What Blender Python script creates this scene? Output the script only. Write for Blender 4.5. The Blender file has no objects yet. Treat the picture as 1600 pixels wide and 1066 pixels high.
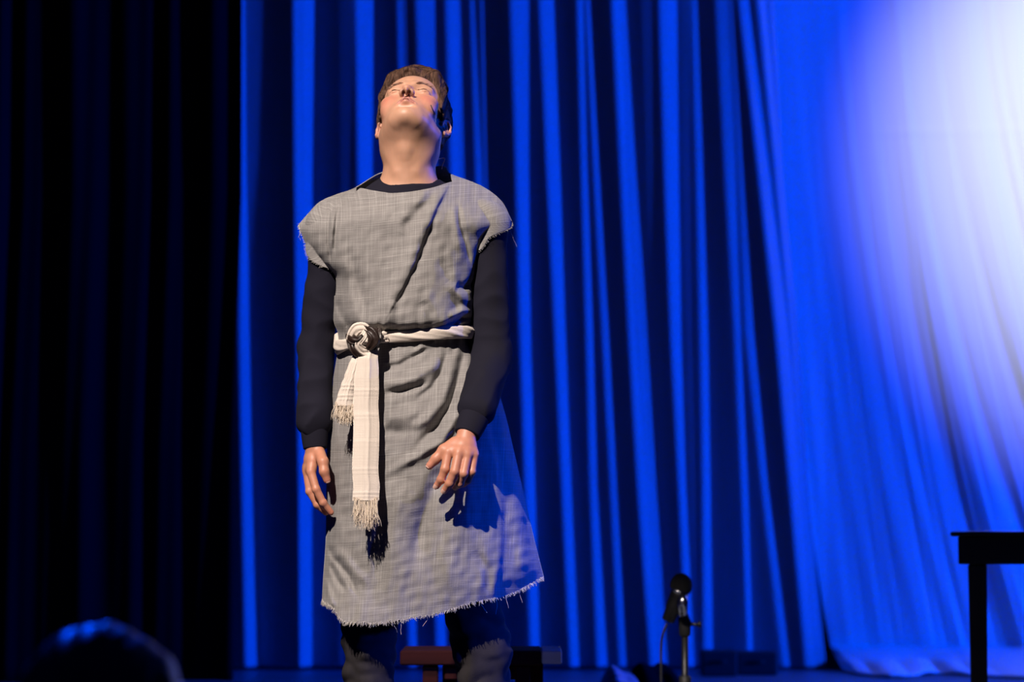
import bpy, math, random
import numpy as np
from mathutils import Vector, Matrix
from mathutils.bvhtree import BVHTree

# ------------------------------------------------------------------ camera, world, lights
F_PX, YH, DP, CH = 3778.0, 825.0, 5.48, 0.71        # focal length in pixels, horizon row, distance, height
PITCH = math.atan((YH - 533) / F_PX)
sc = bpy.context.scene
sc.view_settings.view_transform = 'Standard'
sc.view_settings.look = 'None'
sc.view_settings.gamma = 1
sc.view_settings.exposure = 0.0
sc.view_settings.use_curve_mapping = False

cd = bpy.data.cameras.new('camera')
cam = bpy.data.objects.new('camera', cd)
sc.collection.objects.link(cam)
cam.location = (0, -DP, CH)
cam.rotation_euler = (math.pi / 2 + PITCH, 0, 0)
cd.sensor_width = 36
cd.lens = F_PX / 1600 * 36
cd.clip_start = 0.05
cd.dof.use_dof = True
cd.dof.focus_distance = 5.42
cd.dof.aperture_fstop = 3.6
sc.camera = cam

w = bpy.data.worlds.new('dark_hall')
sc.world = w
w.use_nodes = True
w.node_tree.nodes['Background'].inputs[0].default_value = (0.0, 0.012, 0.30, 1)
w.node_tree.nodes['Background'].inputs[1].default_value = 0.05


def spot(name, loc, target, power, color, angle, blend=0.5, radius=0.06):
    l = bpy.data.lights.new(name, 'SPOT')
    l.energy = power
    l.color = color
    l.spot_size = math.radians(angle)
    l.spot_blend = blend
    l.shadow_soft_size = radius
    o = bpy.data.objects.new(name, l)
    sc.collection.objects.link(o)
    o.location = loc
    o.rotation_euler = (Vector(target) - Vector(loc)).to_track_quat('-Z', 'Y').to_euler()
    return o


BLUE = (0.0, 0.058, 1.0)
spot('key_spotlight', (-2.1, -5.3, 6.2), (-0.24, 0, 1.14), 4100, (1.0, 0.86, 0.77), 12.2, 0.3, 0.05)
spot('blue_side_wash', (18, -0.4, 5.6), (0.9, 6.9, 1.6), 29000, BLUE, 26, 0.25, 0.25)
spot('blue_back_side_spot', (9, 3.4, 4.0), (-0.1, 0, 1.0), 3000, BLUE, 16, 0.4, 0.12)
spot('blue_front_wash', (2.2, -6.5, 5.0), (1.2, 6.9, 1.2), 40, BLUE, 40, 0.6, 0.3)
spot('blue_low_spot', (5.0, -3.4, 2.2), (-0.02, 0.3, 0.42), 1500, BLUE, 12, 0.8, 0.1)
spot('white_backdrop_spot', (2.3, 1.4, 5.2), (3.40, 6.9, 2.72), 1800, (0.86, 0.86, 1.0), 34, 1.0, 0.1)
spot('blue_rim_spot', (-1.7, 5.0, 5.0), (-0.62, -2.95, 0.3), 1500, BLUE, 7, 0.5, 0.1)

random.seed(4)
rng = np.random.default_rng(7)
C = sc.collection
X0 = -0.232                                            # the performer's axis


def W(px, py, Y):
    """the world point seen at a pixel, on the vertical plane Y"""
    cx, cz = (px - 800) / F_PX, (533 - py) / F_PX
    dy = math.cos(PITCH) - cz * math.sin(PITCH)
    dz = math.sin(PITCH) + cz * math.cos(PITCH)
    t = (Y + DP) / dy
    return np.array([cx * t, Y, CH + dz * t])


def Wa(px, py, Y):
    cx, cz = (px - 800) / F_PX, (533 - py) / F_PX
    dy = math.cos(PITCH) - cz * math.sin(PITCH)
    dz = math.sin(PITCH) + cz * math.cos(PITCH)
    t = (Y + DP) / dy
    return np.stack([cx * t, Y + 0 * t, CH + dz * t], -1)


def row_of(z, Y):
    """pixel row of height z at distance plane Y"""
    a = np.arctan((z - CH) / (Y + DP)) - PITCH
    return 533 - F_PX * np.tan(a)


# ------------------------------------------------------------------ helpers
def mat(name, color, rough=0.7, metal=0.0, noise=None, bump=None, **kw):
    m = bpy.data.materials.new(name)
    m.use_nodes = True
    nt = m.node_tree
    b = nt.nodes['Principled BSDF']
    b.inputs['Base Color'].default_value = (*color, 1)
    b.inputs['Roughness'].default_value = rough
    b.inputs['Metallic'].default_value = metal
    for k, v in kw.items():
        b.inputs[k.replace('_', ' ')].default_value = v
    if noise or bump:
        tc = nt.nodes.new('ShaderNodeTexCoord')
        mp = nt.nodes.new('ShaderNodeMapping')
        nt.links.new(tc.outputs['Object'], mp.inputs[0])
    if noise:
        sx, sy, sz, amt = noise
        mp.inputs['Scale'].default_value = (sx, sy, sz)
        n = nt.nodes.new('ShaderNodeTexNoise')
        n.inputs['Scale'].default_value = 1
        n.inputs['Detail'].default_value = 4
        nt.links.new(mp.outputs[0], n.inputs['Vector'])
        r = nt.nodes.new('ShaderNodeValToRGB')
        r.color_ramp.elements[0].position = 0.3
        r.color_ramp.elements[1].position = 0.7
        r.color_ramp.elements[0].color = (*[c * (1 - amt) for c in color], 1)
        r.color_ramp.elements[1].color = (*[min(1, c * (1 + amt)) for c in color], 1)
        nt.links.new(n.outputs['Fac'], r.inputs[0])
        nt.links.new(r.outputs[0], b.inputs['Base Color'])
    if bump:
        n2 = nt.nodes.new('ShaderNodeTexNoise')
        n2.inputs['Scale'].default_value = bump[0]
        n2.inputs['Detail'].default_value = 3
        nt.links.new(tc.outputs['Object'], n2.inputs['Vector'])
        bp = nt.nodes.new('ShaderNodeBump')
        bp.inputs['Strength'].default_value = bump[1]
        bp.inputs['Distance'].default_value = bump[2]
        nt.links.new(n2.outputs['Fac'], bp.inputs['Height'])
        nt.links.new(bp.outputs[0], b.inputs['Normal'])
    return m


def empty(name, label, cat, loc, group=None):
    o = bpy.data.objects.new(name, None)
    C.objects.link(o)
    o.location = loc
    o.empty_display_size = 0.1
    o['label'] = label
    o['category'] = cat
    if group:
        o['group'] = group
    bpy.context.view_layer.update()
    return o


def absloc(o):
    v = Vector((0, 0, 0))
    while o is not None:
        v += Vector(o.location)
        o = o.parent
    return v


def link(name, me, material, parent=None, origin=None, kind=None, label=None):
    """link mesh data given in world coordinates, with its origin moved to the parent's"""
    o = bpy.data.objects.new(name, me)
    C.objects.link(o)
    me.materials.append(material)
    org = absloc(parent) if parent is not None else Vector(origin if origin is not None else (0, 0, 0))
    me.transform(Matrix.Translation(-org))
    if parent is not None:
        o.parent = parent
    else:
        o.location = org
    if kind:
        o['kind'] = kind
    if label:
        o['label'] = label
    return o


def mesh_np(name, V, F, material, parent=None, smooth=True, uv=None, col=None, **kw):
    V = np.asarray(V, dtype=np.float32)
    me = bpy.data.meshes.new(name)
    if isinstance(F, np.ndarray):
        n, k = F.shape
        me.vertices.add(len(V))
        me.vertices.foreach_set('co', V.ravel())
        me.loops.add(n * k)
        me.loops.foreach_set('vertex_index', F.astype(np.int32).ravel())
        me.polygons.add(n)
        me.polygons.foreach_set('loop_start', np.arange(0, n * k, k, dtype=np.int32))
        me.update(calc_edges=True)
        me.validate()
    else:
        me.from_pydata([tuple(v) for v in V], [], F)
        me.update()
    if smooth:
        me.polygons.foreach_set('use_smooth', [True] * len(me.polygons))
    if uv is not None:
        ul = me.uv_layers.new(name='uv')
        li = np.zeros(len(me.loops), dtype=np.int32)
        me.loops.foreach_get('vertex_index', li)
        ul.data.foreach_set('uv', np.asarray(uv, dtype=np.float32)[li].ravel())
    if col is not None:
        ca = me.color_attributes.new('tint', 'FLOAT_COLOR', 'POINT')
        ca.data.foreach_set('color', np.asarray(col, dtype=np.float32).ravel())
    return link(name, me, material, parent, **kw)


def grid_faces(nu, nv, off=0, closed_u=False):
    i, j = np.meshgrid(np.arange(nv - 1), np.arange(nu if closed_u else nu - 1), indexing='ij')
    a = i * nu + j
    b = i * nu + (j + 1) % nu
    return (np.stack([a, b, b + nu, a + nu], -1).reshape(-1, 4) + off)


def tube(P, R, n=8, cap=True):
    """a tube through points P with radii R (scalars or (side, normal) pairs) -> V, F"""
    P = np.asarray(P, float)
    R = np.asarray(R, float)
    if R.ndim == 1:
        R = np.stack([R, R], -1)
    T = np.gradient(P, axis=0)
    T /= np.linalg.norm(T, axis=1)[:, None] + 1e-12
    ref = np.array([0, 1.0, 0]) if abs(T[0][1]) < 0.9 else np.array([1.0, 0, 0])
    V = []
    N = ref - T[0] * np.dot(ref, T[0])
    for i in range(len(P)):
        N = N - T[i] * np.dot(N, T[i])
        N /= np.linalg.norm(N) + 1e-12
        B = np.cross(T[i], N)
        for k in range(n):
            a = 2 * math.pi * k / n
            V.append(P[i] + B * math.cos(a) * R[i][0] + N * math.sin(a) * R[i][1])
    F = [tuple(r) for r in grid_faces(n, len(P), 0, True)]
    if cap:
        F.append(tuple(range(n))[::-1])
        F.append(tuple((len(P) - 1) * n + k for k in range(n)))
    return np.array(V), F


def merge(parts):
    V, F, o = [], [], 0
    for v, f in parts:
        V.append(v)
        F += [tuple(int(i) + o for i in q) for q in f]
        o += len(v)
    return np.concatenate(V), F


def box(c, s, bev=0.0, rz=0.0, taper=1.0):
    """a box with chamfered edges; taper scales the bottom"""
    hx, hy, hz = s[0] / 2, s[1] / 2, s[2] / 2
    b = min(bev, hx * .9, hy * .9, hz * .9)
    V, F = [], []
    prof = [(-hz, b), (-hz + b, 0), (hz - b, 0), (hz, b)] if b > 0 else [(-hz, 0), (hz, 0)]
    for z, ins in prof:
        t = taper + (1 - taper) * (z + hz) / (2 * hz)
        x1, y1 = (hx - ins) * t, (hy - ins) * t
        if b > 0:
            ring = [(-x1, -y1 + b), (-x1 + b, -y1), (x1 - b, -y1), (x1, -y1 + b), (x1, y1 - b), (x1 - b, y1), (-x1 + b, y1), (-x1, y1 - b)]
        else:
            ring = [(-x1, -y1), (x1, -y1), (x1, y1), (-x1, y1)]
        for x, y in ring:
            V.append((c[0] + x * math.cos(rz) - y * math.sin(rz), c[1] + x * math.sin(rz) + y * math.cos(rz), c[2] + z))
    n = 8 if b > 0 else 4
    for i in range(len(prof) - 1):
        for k in range(n):
            F.append((i * n + k, i * n + (k + 1) % n, (i + 1) * n + (k + 1) % n, (i + 1) * n + k))
    F.append(tuple(range(n))[::-1])
    F.append(tuple((len(prof) - 1) * n + k for k in range(n)))
    return np.array(V), F


def sines(seed, n, fmin, fmax):
    r = np.random.default_rng(seed)
    f = np.exp(r.uniform(np.log(fmin), np.log(fmax), n))
    return f, r.uniform(0, 6.28, n), (fmin / f) ** 0.6


def noise1(x, seed, fmin, fmax, n=10):
    f, p, a = sines(seed, n, fmin, fmax)
    return sum(ai * np.sin(x * fi * 6.2832 + pi) for fi, pi, ai in zip(f, p, a)) / math.sqrt(n)


def noise3(x, y, z, seed, fmin, fmax, n=9):
    r = np.random.default_rng(seed)
    out = 0
    for _ in range(n):
        f = math.exp(r.uniform(math.log(fmin), math.log(fmax)))
        d = r.normal(size=3)
        d /= np.linalg.norm(d)
        out = out + np.sin((x * d[0] + y * d[1] + z * d[2]) * f * 6.2832 + r.uniform(0, 6.28))
    return out / math.sqrt(n)


# ------------------------------------------------------------------ signed distance modelling
def smin(a, b, k):
    h = np.clip(0.5 + 0.5 * (a - b) / k, 0, 1)
    return a * (1 - h) + b * h - k * h * (1 - h)


def smax(a, b, k):
    return -smin(-a, -b, k)


class Field:
    def __init__(s, X, Y, Z):
        s.ax = [np.asarray(a, np.float32) for a in (X, Y, Z)]
        s.F = np.full([len(a) for a in s.ax], 0.06, np.float32)

    def apply(s, fn, lo, hi, k, frame=None, sub=False, m=0.012):
        lo, hi = np.asarray(lo, float), np.asarray(hi, float)
        m = m + k
        if frame is not None:
            R, O = frame
            cs = np.array([[a, b, c] for a in (lo[0], hi[0]) for b in (lo[1], hi[1]) for c in (lo[2], hi[2])]) @ R.T + O
            wl, wh = cs.min(0) - m, cs.max(0) + m
        else:
            wl, wh = lo - m, hi + m
        sl = []
        for a in range(3):
            i0, i1 = np.searchsorted(s.ax[a], wl[a]), np.searchsorted(s.ax[a], wh[a])
            if i1 <= i0:
                return
            sl.append(slice(i0, i1))
        x = s.ax[0][sl[0]][:, None, None]
        y = s.ax[1][sl[1]][None, :, None]
        z = s.ax[2][sl[2]][None, None, :]
        if frame is not None:
            R, O = frame
            x, y, z = x - O[0], y - O[1], z - O[2]
            x, y, z = (R[0, 0] * x + R[1, 0] * y + R[2, 0] * z, R[0, 1] * x + R[1, 1] * y + R[2, 1] * z,
                       R[0, 2] * x + R[1, 2] * y + R[2, 2] * z)
        d = fn(x, y, z).astype(np.float32)
        cur = s.F[tuple(sl)]
        s.F[tuple(sl)] = smax(cur, -d, k) if sub else smin(cur, d, k)

    def ell(s, c, r, k=0.01, **kw):
        c, r = np.asarray(c, float), np.asarray(r, float)

        def fn(x, y, z):
            a, b, e = (x - c[0]), (y - c[1]), (z - c[2])
            k0 = np.sqrt((a / r[0]) ** 2 + (b / r[1]) ** 2 + (e / r[2]) ** 2)
            k1 = np.sqrt((a / r[0] ** 2) ** 2 + (b / r[1] ** 2) ** 2 + (e / r[2] ** 2) ** 2) + 1e-9
            return k0 * (k0 - 1) / k1
        s.apply(fn, c - r, c + r, k, **kw)

    def cone(s, a, b, ra, rb, k=0.01, disp=None, **kw):
        a, b = np.asarray(a, float), np.asarray(b, float)
        ab = b - a
        L2 = float(ab @ ab)

        def fn(x, y, z):
            t = np.clip(((x - a[0]) * ab[0] + (y - a[1]) * ab[1] + (z - a[2]) * ab[2]) / L2, 0, 1)
            d = np.sqrt((x - a[0] - t * ab[0]) ** 2 + (y - a[1] - t * ab[1]) ** 2 + (z - a[2] - t * ab[2]) ** 2)
            d = d - (ra + (rb - ra) * t)
            if disp is not None:
                d = d + disp(x, y, z, t)
            return d
        rr = max(ra, rb)
        s.apply(fn, np.minimum(a, b) - rr, np.maximum(a, b) + rr, k, **kw)

    def chain(s, pts, rad, k=0.01, **kw):
        for i in range(len(pts) - 1):
            s.cone(pts[i], pts[i + 1], rad[i], rad[i + 1], k, **kw)

    def mesh(s):
        F = s.F
        S = F < 0
        a = S[:-1] | S[1:]
        b = S[:-1] & S[1:]
        a = a[:, :-1] | a[:, 1:]
        b = b[:, :-1] & b[:, 1:]
        a = a[:, :, :-1] | a[:, :, 1:]
        b = b[:, :, :-1] & b[:, :, 1:]
        idx = np.argwhere(a & ~b)
        dims = np.array(F.shape) - 1
        flat = (idx[:, 0] * dims[1] + idx[:, 1]) * dims[2] + idx[:, 2]
        pos = np.zeros((len(idx), 3))
        cnt = np.zeros(len(idx))
        cor = [(i, j, k) for i in (0, 1) for j in (0, 1) for k in (0, 1)]
        val = {c: F[idx[:, 0] + c[0], idx[:, 1] + c[1], idx[:, 2] + c[2]] for c in cor}
        pt = {c: np.stack([s.ax[d][idx[:, d] + c[d]] for d in range(3)], -1) for c in cor}
        for c in cor:
            for d in range(3):
                if c[d] == 0:
                    e = tuple(1 if q == d else c[q] for q in range(3))
                    m = (val[c] < 0) != (val[e] < 0)
                    t = np.where(m, val[c] / (val[c] - val[e] + 1e-20), 0)
                    pos += np.where(m[:, None], pt[c] + t[:, None] * (pt[e] - pt[c]), 0)
                    cnt += m
        pos /= cnt[:, None]
        faces = []
        for d in range(3):
            s0 = [slice(None)] * 3
            s1 = [slice(None)] * 3
            s0[d], s1[d] = slice(0, -1), slice(1, None)
            ch = S[tuple(s0)] != S[tuple(s1)]
            e = np.argwhere(ch)
            o = [q for q in range(3) if q != d]
            e = e[(e[:, o[0]] > 0) & (e[:, o[1]] > 0) & (e[:, o[0]] < dims[o[0]]) & (e[:, o[1]] < dims[o[1]])]
            neg = S[e[:, 0], e[:, 1], e[:, 2]]
            quad = []
            for da, db in ((-1, -1), (0, -1), (0, 0), (-1, 0)):
                cc = e.copy()
                cc[:, o[0]] += da
                cc[:, o[1]] += db
                quad.append(np.searchsorted(flat, (cc[:, 0] * dims[1] + cc[:, 1]) * dims[2] + cc[:, 2]))
            q = np.stack(quad, -1)
            if d == 1:
                neg = ~neg
            q[~neg] = q[~neg][:, ::-1]
            faces.append(q)
        return pos, np.concatenate(faces)


def relax(V, F, it=2, fac=0.5):
    E = np.concatenate([F[:, [0, 1]], F[:, [1, 2]], F[:, [2, 3]], F[:, [3, 0]]])
    n = len(V)
    cnt = np.bincount(E.ravel(), minlength=n)[:, None]
    for _ in range(it):
        acc = np.stack([np.bincount(E[:, 0], V[E[:, 1], d], n) + np.bincount(E[:, 1], V[E[:, 0], d], n) for d in range(3)], -1)
        V = V * (1 - fac) + fac * acc / np.maximum(cnt, 1)
    return V


def axis(*segs):
    out = []
    for a, b, h in segs:
        out += list(np.arange(a, b - h * 0.3, h))
    out.append(segs[-1][1])
    return np.array(out)


# ------------------------------------------------------------------ materials
M_curtain = mat('blue_grey_velour', (0.36, 0.40, 0.45), 1.0, noise=(30, 30, 3, .05), Specular_IOR_Level=0.15)
M_sheet = mat('white_sheet', (0.88, 0.9, 0.92), 0.85)
M_black = mat('black_velour', (0.005, 0.006, 0.009), 1.0, Specular_IOR_Level=0.0)
M_floor = mat('dark_stage_floor', (0.16, 0.18, 0.22), 0.42, noise=(1.5, 9, 1, .25))
M_wall = mat('hall_wall', (0.03, 0.03, 0.035), 0.9, noise=(3, 3, 3, .2))
M_table = mat('dark_painted_wood', (0.012, 0.010, 0.010), 0.45, noise=(2, 40, 40, .3))
M_stool = mat('red_brown_wood', (0.025, 0.005, 0.004), 0.85, Specular_IOR_Level=0.12, noise=(4, 60, 60, .35))
M_lit_end = mat('lit_seat_wood', (0.55, 0.5, 0.45), 0.6, noise=(4, 60, 60, .1))  # seat wood made paler, blue light put into its colour
M_metal = mat('black_metal', (0.02, 0.02, 0.022), 0.35, 0.6)
M_chrome = mat('bright_metal', (0.6, 0.6, 0.62), 0.22, 1.0)
M_foam = mat('black_foam', (0.008, 0.008, 0.009), 1.0, bump=(500, .5, .002))
M_rubber = mat('black_rubber', (0.01, 0.01, 0.01), 0.6)
M_case = mat('black_case', (0.012, 0.012, 0.014), 0.7)
M_hair = mat('brown_hair', (0.075, 0.038, 0.024), 0.75, noise=(300, 60, 60, .6), Specular_IOR_Level=0.25)
M_brow = mat('eyebrow_brown', (0.22, 0.11, 0.07), 0.6)
M_hair2 = mat('dark_hair', (0.06, 0.05, 0.045), 0.45, noise=(150, 60, 60, .4))
M_shirt = mat('black_knit', (0.0125, 0.0120, 0.021), 0.9, bump=(600, .3, .0008), Specular_IOR_Level=0.12)
M_jeans = mat('washed_black_denim', (0.026, 0.023, 0.026), 0.85, noise=(18, 18, 12, .35), bump=(500, .35, .001), Specular_IOR_Level=0.15)
M_shoe = mat('brown_leather', (0.06, 0.03, 0.02), 0.5)
M_lash = mat('dark_lash', (0.03, 0.015, 0.01), 0.7)
M_darkknot = mat('dark_knot_leather', (0.022, 0.012, 0.009), 0.42, bump=(90, .4, .003))
M_wire = mat('beige_wire', (0.62, 0.42, 0.30), 0.4)
M_wireblack = mat('black_wire', (0.02, 0.01, 0.01), 0.5)
M_thread = mat('frayed_thread', (0.50, 0.47, 0.43), 0.9)
M_fringe = mat('cream_thread', (0.72, 0.62, 0.50), 0.9)


def skin_mat():
    m = mat('skin', (0.6, 0.36, 0.25), 0.48, bump=(400, .12, .0006))
    nt = m.node_tree
    b = nt.nodes['Principled BSDF']
    at = nt.nodes.new('ShaderNodeAttribute')
    at.attribute_name = 'tint'
    n = nt.nodes.new('ShaderNodeTexNoise')
    n.inputs['Scale'].default_value = 45
    mx = nt.nodes.new('ShaderNodeMixRGB')
    mx.blend_type = 'MULTIPLY'
    mx.inputs[0].default_value = 0.18
    nt.links.new(at.outputs['Color'], mx.inputs[1])
    nt.links.new(n.outputs['Fac'], mx.inputs[2])
    nt.links.new(mx.outputs[0], b.inputs['Base Color'])
    b.inputs['Subsurface Weight'].default_value = 0.12
    b.inputs['Subsurface Scale'].default_value = 0.01
    b.inputs['Subsurface Radius'].default_value = (1, 0.3, 0.15)
    return m


def linen_mat(name, base, light, su=60, sv=60, amt=1.0, bumpd=0.0012):
    """a slubbed plain weave: long light threads along both directions of the uv"""
    m = bpy.data.materials.new(name)
    m.use_nodes = True
    nt = m.node_tree
    b = nt.nodes['Principled BSDF']
    b.inputs['Roughness'].default_value = 0.9
    b.inputs['Sheen Weight'].default_value = 0.08
    uv = nt.nodes.new('ShaderNodeUVMap')
    outs = []
    for sx, sy in ((5, 430), (430, 6), (14, 900), (900, 14)):
        mp = nt.nodes.new('ShaderNodeMapping')
        mp.inputs['Scale'].default_value = (sx, sy, 1)
        nt.links.new(uv.outputs[0], mp.inputs[0])
        n = nt.nodes.new('ShaderNodeTexNoise')
        n.inputs['Scale'].default_value = 1
        n.inputs['Detail'].default_value = 2
        n.inputs['Roughness'].default_value = 0.6
        nt.links.new(mp.outputs[0], n.inputs['Vector'])
        r = nt.nodes.new('ShaderNodeMapRange')
        r.inputs[1].default_value = 0.50
        r.inputs[2].default_value = 0.78
        nt.links.new(n.outputs['Fac'], r.inputs[0])
        outs.append(r.outputs[0])

    def add(a, c, op='ADD'):
        q = nt.nodes.new('ShaderNodeMath')
        q.operation = op
        nt.links.new(a, q.inputs[0])
        if isinstance(c, float):
            q.inputs[1].default_value = c
        else:
            nt.links.new(c, q.inputs[1])
        return q.outputs[0]
    s = add(add(outs[0], outs[1]), add(outs[2], outs[3]))
    s = add(s, float(0.55 * amt), 'MULTIPLY')
    r = nt.nodes.new('ShaderNodeMixRGB')
    r.inputs[1].default_value = (*base, 1)
    r.inputs[2].default_value = (*light, 1)
    nt.links.new(s, r.inputs[0])
    nt.links.new(r.outputs[0], b.inputs['Base Color'])
    bp = nt.nodes.new('ShaderNodeBump')
    bp.inputs['Strength'].default_value = 0.5
    bp.inputs['Distance'].default_value = bumpd
    nt.links.new(s, bp.inputs['Height'])
    nt.links.new(bp.outputs[0], b.inputs['Normal'])
    return m


M_skin = skin_mat()
M_linen = linen_mat('grey_linen', (0.19, 0.18, 0.175), (0.46, 0.45, 0.43), amt=0.75)
M_sash = linen_mat('cream_cotton', (0.68, 0.60, 0.52), (0.80, 0.73, 0.64), amt=0.6)

# ------------------------------------------------------------------ the setting
YC = 6.72                                              # the plane of the mid-stage curtain
v, f = box((1.0, 4.6, -0.05), (14, 10.6, 0.1))
mesh_np('floor', v, f, M_floor, smooth=False, kind='structure')
v, f = box((1.0, 9.4, 2.8), (14, 0.15, 5.8))
mesh_np('wall_back', v, f, M_wall, smooth=False, kind='structure')
v, f = box((1.0, -0.74, -0.425), (14, 0.06, 0.65))
mesh_np('wall_stage_front', v, f, M_wall, smooth=False, kind='structure')
v, f = box((1.0, -3.9, -0.80), (14, 6.4, 0.1))
mesh_np('floor_hall', v, f, M_wall, smooth=False, kind='structure')

# strips of the mid-stage curtain that turn towards the light: (left, right) at rows 0, 260, 520, 760, 1040, strength
STR = [
    ((370, 374), (374, 379), (375, 388), (382, 395), (390, 405), 1.0),
    ((376, 408), (380, 408), (393, 406), (398, 404), (405, 408), .34),
    ((457, 464), (461, 468), (466, 472), (471, 476), (474, 478), .9),
    ((466, 488), (470, 486), (473, 486), (476, 487), (478, 488), 1.0),
    ((526, 551), (530, 548), (532, 548), (533, 548), (533, 545), .34),
    ((554, 582), (560, 581), (566, 584), (572, 588), (578, 592), 1.0),
    ((620, 626), (626, 632), (632, 640), (637, 646), (643, 652), .85),
    ((629, 634), (635, 640), (642, 645), (647, 650), (653, 655), .6),
    ((649, 679), (660, 683), (668, 688), (677, 693), (686, 700), .9),
    ((696, 714), (704, 717), (712, 724), (720, 731), (728, 738), 1.0),
    ((714, 718), (718, 725), (726, 731), (732, 736), (739, 742), .8),
    ((735, 740), (744, 752), (753, 760), (761, 767), (768, 774), .7),
    ((751, 755), (757, 761), (763, 767), (770, 773), (776, 780), .55),
    ((799, 828), (808, 828), (815, 830), (823, 836), (832, 844), .85),
    ((844, 868), (856, 877), (869, 885), (880, 893), (893, 905), 1.0),
    ((905, 912), (911, 918), (918, 927), (924, 933), (934, 949), .9),
    ((918, 923), (930, 937), (943, 953), (955, 965), (968, 980), .8),
    ((960, 971), (972, 982), (984, 994), (997, 1010), (1016, 1027), 1.0),
    ((972, 978), (984, 991), (996, 1003), (1011, 1019), (1028, 1036), .9),
    ((979, 981), (992, 996), (1004, 1013), (1020, 1027), (1037, 1043), .8),
    ((1005, 1023), (1012, 1026), (1018, 1024), (1022, 1026), (1050, 1054), .4),
    ((1034, 1062), (1041, 1063), (1050, 1065), (1062, 1071), (1073, 1083), 1.0),
    ((1067, 1082), (1070, 1082), (1075, 1082), (1080, 1086), (1086, 1089), .4),
    ((1085, 1095), (1092, 1101), (1097, 1107), (1100, 1109), (1100, 1112), .75),
    ((1123, 1142), (1136, 1152), (1150, 1158), (1160, 1167), (1168, 1173), .62),
    ((1144, 1150), (1156, 1166), (1167, 1181), (1191, 1200), (1221, 1231), .6),
    ((1160, 1175), (1187, 1206), (1213, 1234), (1233, 1250), (1256, 1270), 1.1),
    ((1189, 1203), (1214, 1224), (1236, 1248), (1251, 1260), (1271, 1284), 1.1),
    ((1206, 1216), (1224, 1232), (1249, 1252), (1262, 1264), (1286, 1288), .8),
]
SROW = [0, 260, 520, 760, 1040]


def curtain_mesh():
    pxs = np.arange(366, 1290.1, 0.9)
    zs = np.concatenate([np.linspace(0.015, 0.3, 20), np.linspace(0.33, 4.6, 120)])
    V = []
    for z in zs:
        py = float(row_of(z, YC))
        pc = min(max(py, -330), 1045)
        q = min(max(pc, 0), 1040)
        s = np.full(len(pxs), -0.46)
        lit = np.zeros(len(pxs)) + 0.05 * noise1(pxs / 100 + 0.0006 * pc, 5, .8, 4)
        right = 1216 + np.interp(q, SROW, [0, 10, 34, 46, 70])
        left = np.interp(q, SROW, [370, 374, 368, 366, 367])
        grow = np.interp(q, [0, 1040], [1, 1])
        for *lr, st in STR:
            l = np.interp(q, SROW, [a[0] for a in lr])
            r = np.interp(q, SROW, [a[1] for a in lr])
            if pc < 0:
                l += pc * (lr[1][0] - lr[0][0]) / 260
                r += pc * (lr[1][1] - lr[0][1]) / 260
            wl, wr = min(4.0, (r - l) * .5), 1.4
            e = 1 / (1 + np.exp(-(pxs - l) / (wl * .45))) * 1 / (1 + np.exp((pxs - r) / (wr * .6)))
            tgt = -0.3 + 1.5 * (st - .3) if st > .5 else -0.42 + 0.45 * st
            s = s + e * (tgt + .46) * grow
            if st > .5:
                lit = np.maximum(lit, e)
        ker = np.exp(-0.5 * (np.arange(-150, 151) / 55.0) ** 2)
        ker /= ker.sum()
        loc = np.convolve(np.pad(s, 150, mode='reflect'), ker, 'valid')
        den = np.convolve(np.pad(lit, 150, mode='reflect'), ker, 'valid')
        s = s - loc * lit / np.maximum(den, .08)
        loc = np.convolve(np.pad(s, 150, mode='reflect'), ker, 'valid')
        s = s - loc
        mpp = (YC + DP) / F_PX
        dep = np.cumsum(s) * 0.9 * mpp      # 0.9 pixels between columns
        dep -= dep.mean()
        damp = 1.0
        keep = np.clip(pxs, left, right)
        x = (keep - 800) * mpp
        V.append(np.stack([x, YC + dep * damp + (pxs - keep) * 0.002, np.full(len(pxs), z)], -1))
    V = np.concatenate(V)
    return V, grid_faces(len(pxs), len(zs))


v, f = curtain_mesh()
cu = mesh_np('stage_curtain', v, f, M_curtain, origin=(0, YC, 0))
cu['label'] = 'tall pleated curtain in blue light hanging behind the performer'
cu['category'] = 'curtain'
md = cu.modifiers.new('thickness', 'SOLIDIFY')
md.thickness = 0.004
md.offset = 1


# black masking curtain on the left, in front of the pleated one
def black_mesh():
    Y0 = 5.7
    xs = np.linspace(-4.2, (371 - 800) * (Y0 + DP) / F_PX, 420)
    zs = np.linspace(0.012, 4.6, 60)
    V = []
    for z in zs:
        k = 0.05 * noise1(xs + 0.02 * z, 11, 1.2, 5) + 0.02 * noise1(xs - 0.01 * z, 12, 5, 12)
        edge = np.interp(float(row_of(z, Y0)), [-300, 0, 300, 700, 1066], [1, 1, 4, -4, -2]) * (Y0 + DP) / F_PX
        V.append(np.stack([xs + edge * (xs > -3), Y0 + k, np.full(len(xs), z)], -1))
    return np.concatenate(V), grid_faces(len(xs), len(zs))


v, f = black_mesh()
cb = mesh_np('masking_curtain', v, f, M_black, origin=(-2.5, 5.7, 0))
cb['label'] = 'black masking curtain filling the dark left side of the stage'
cb['category'] = 'curtain'
md = cb.modifiers.new('thickness', 'SOLIDIFY')
md.thickness = 0.005


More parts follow.
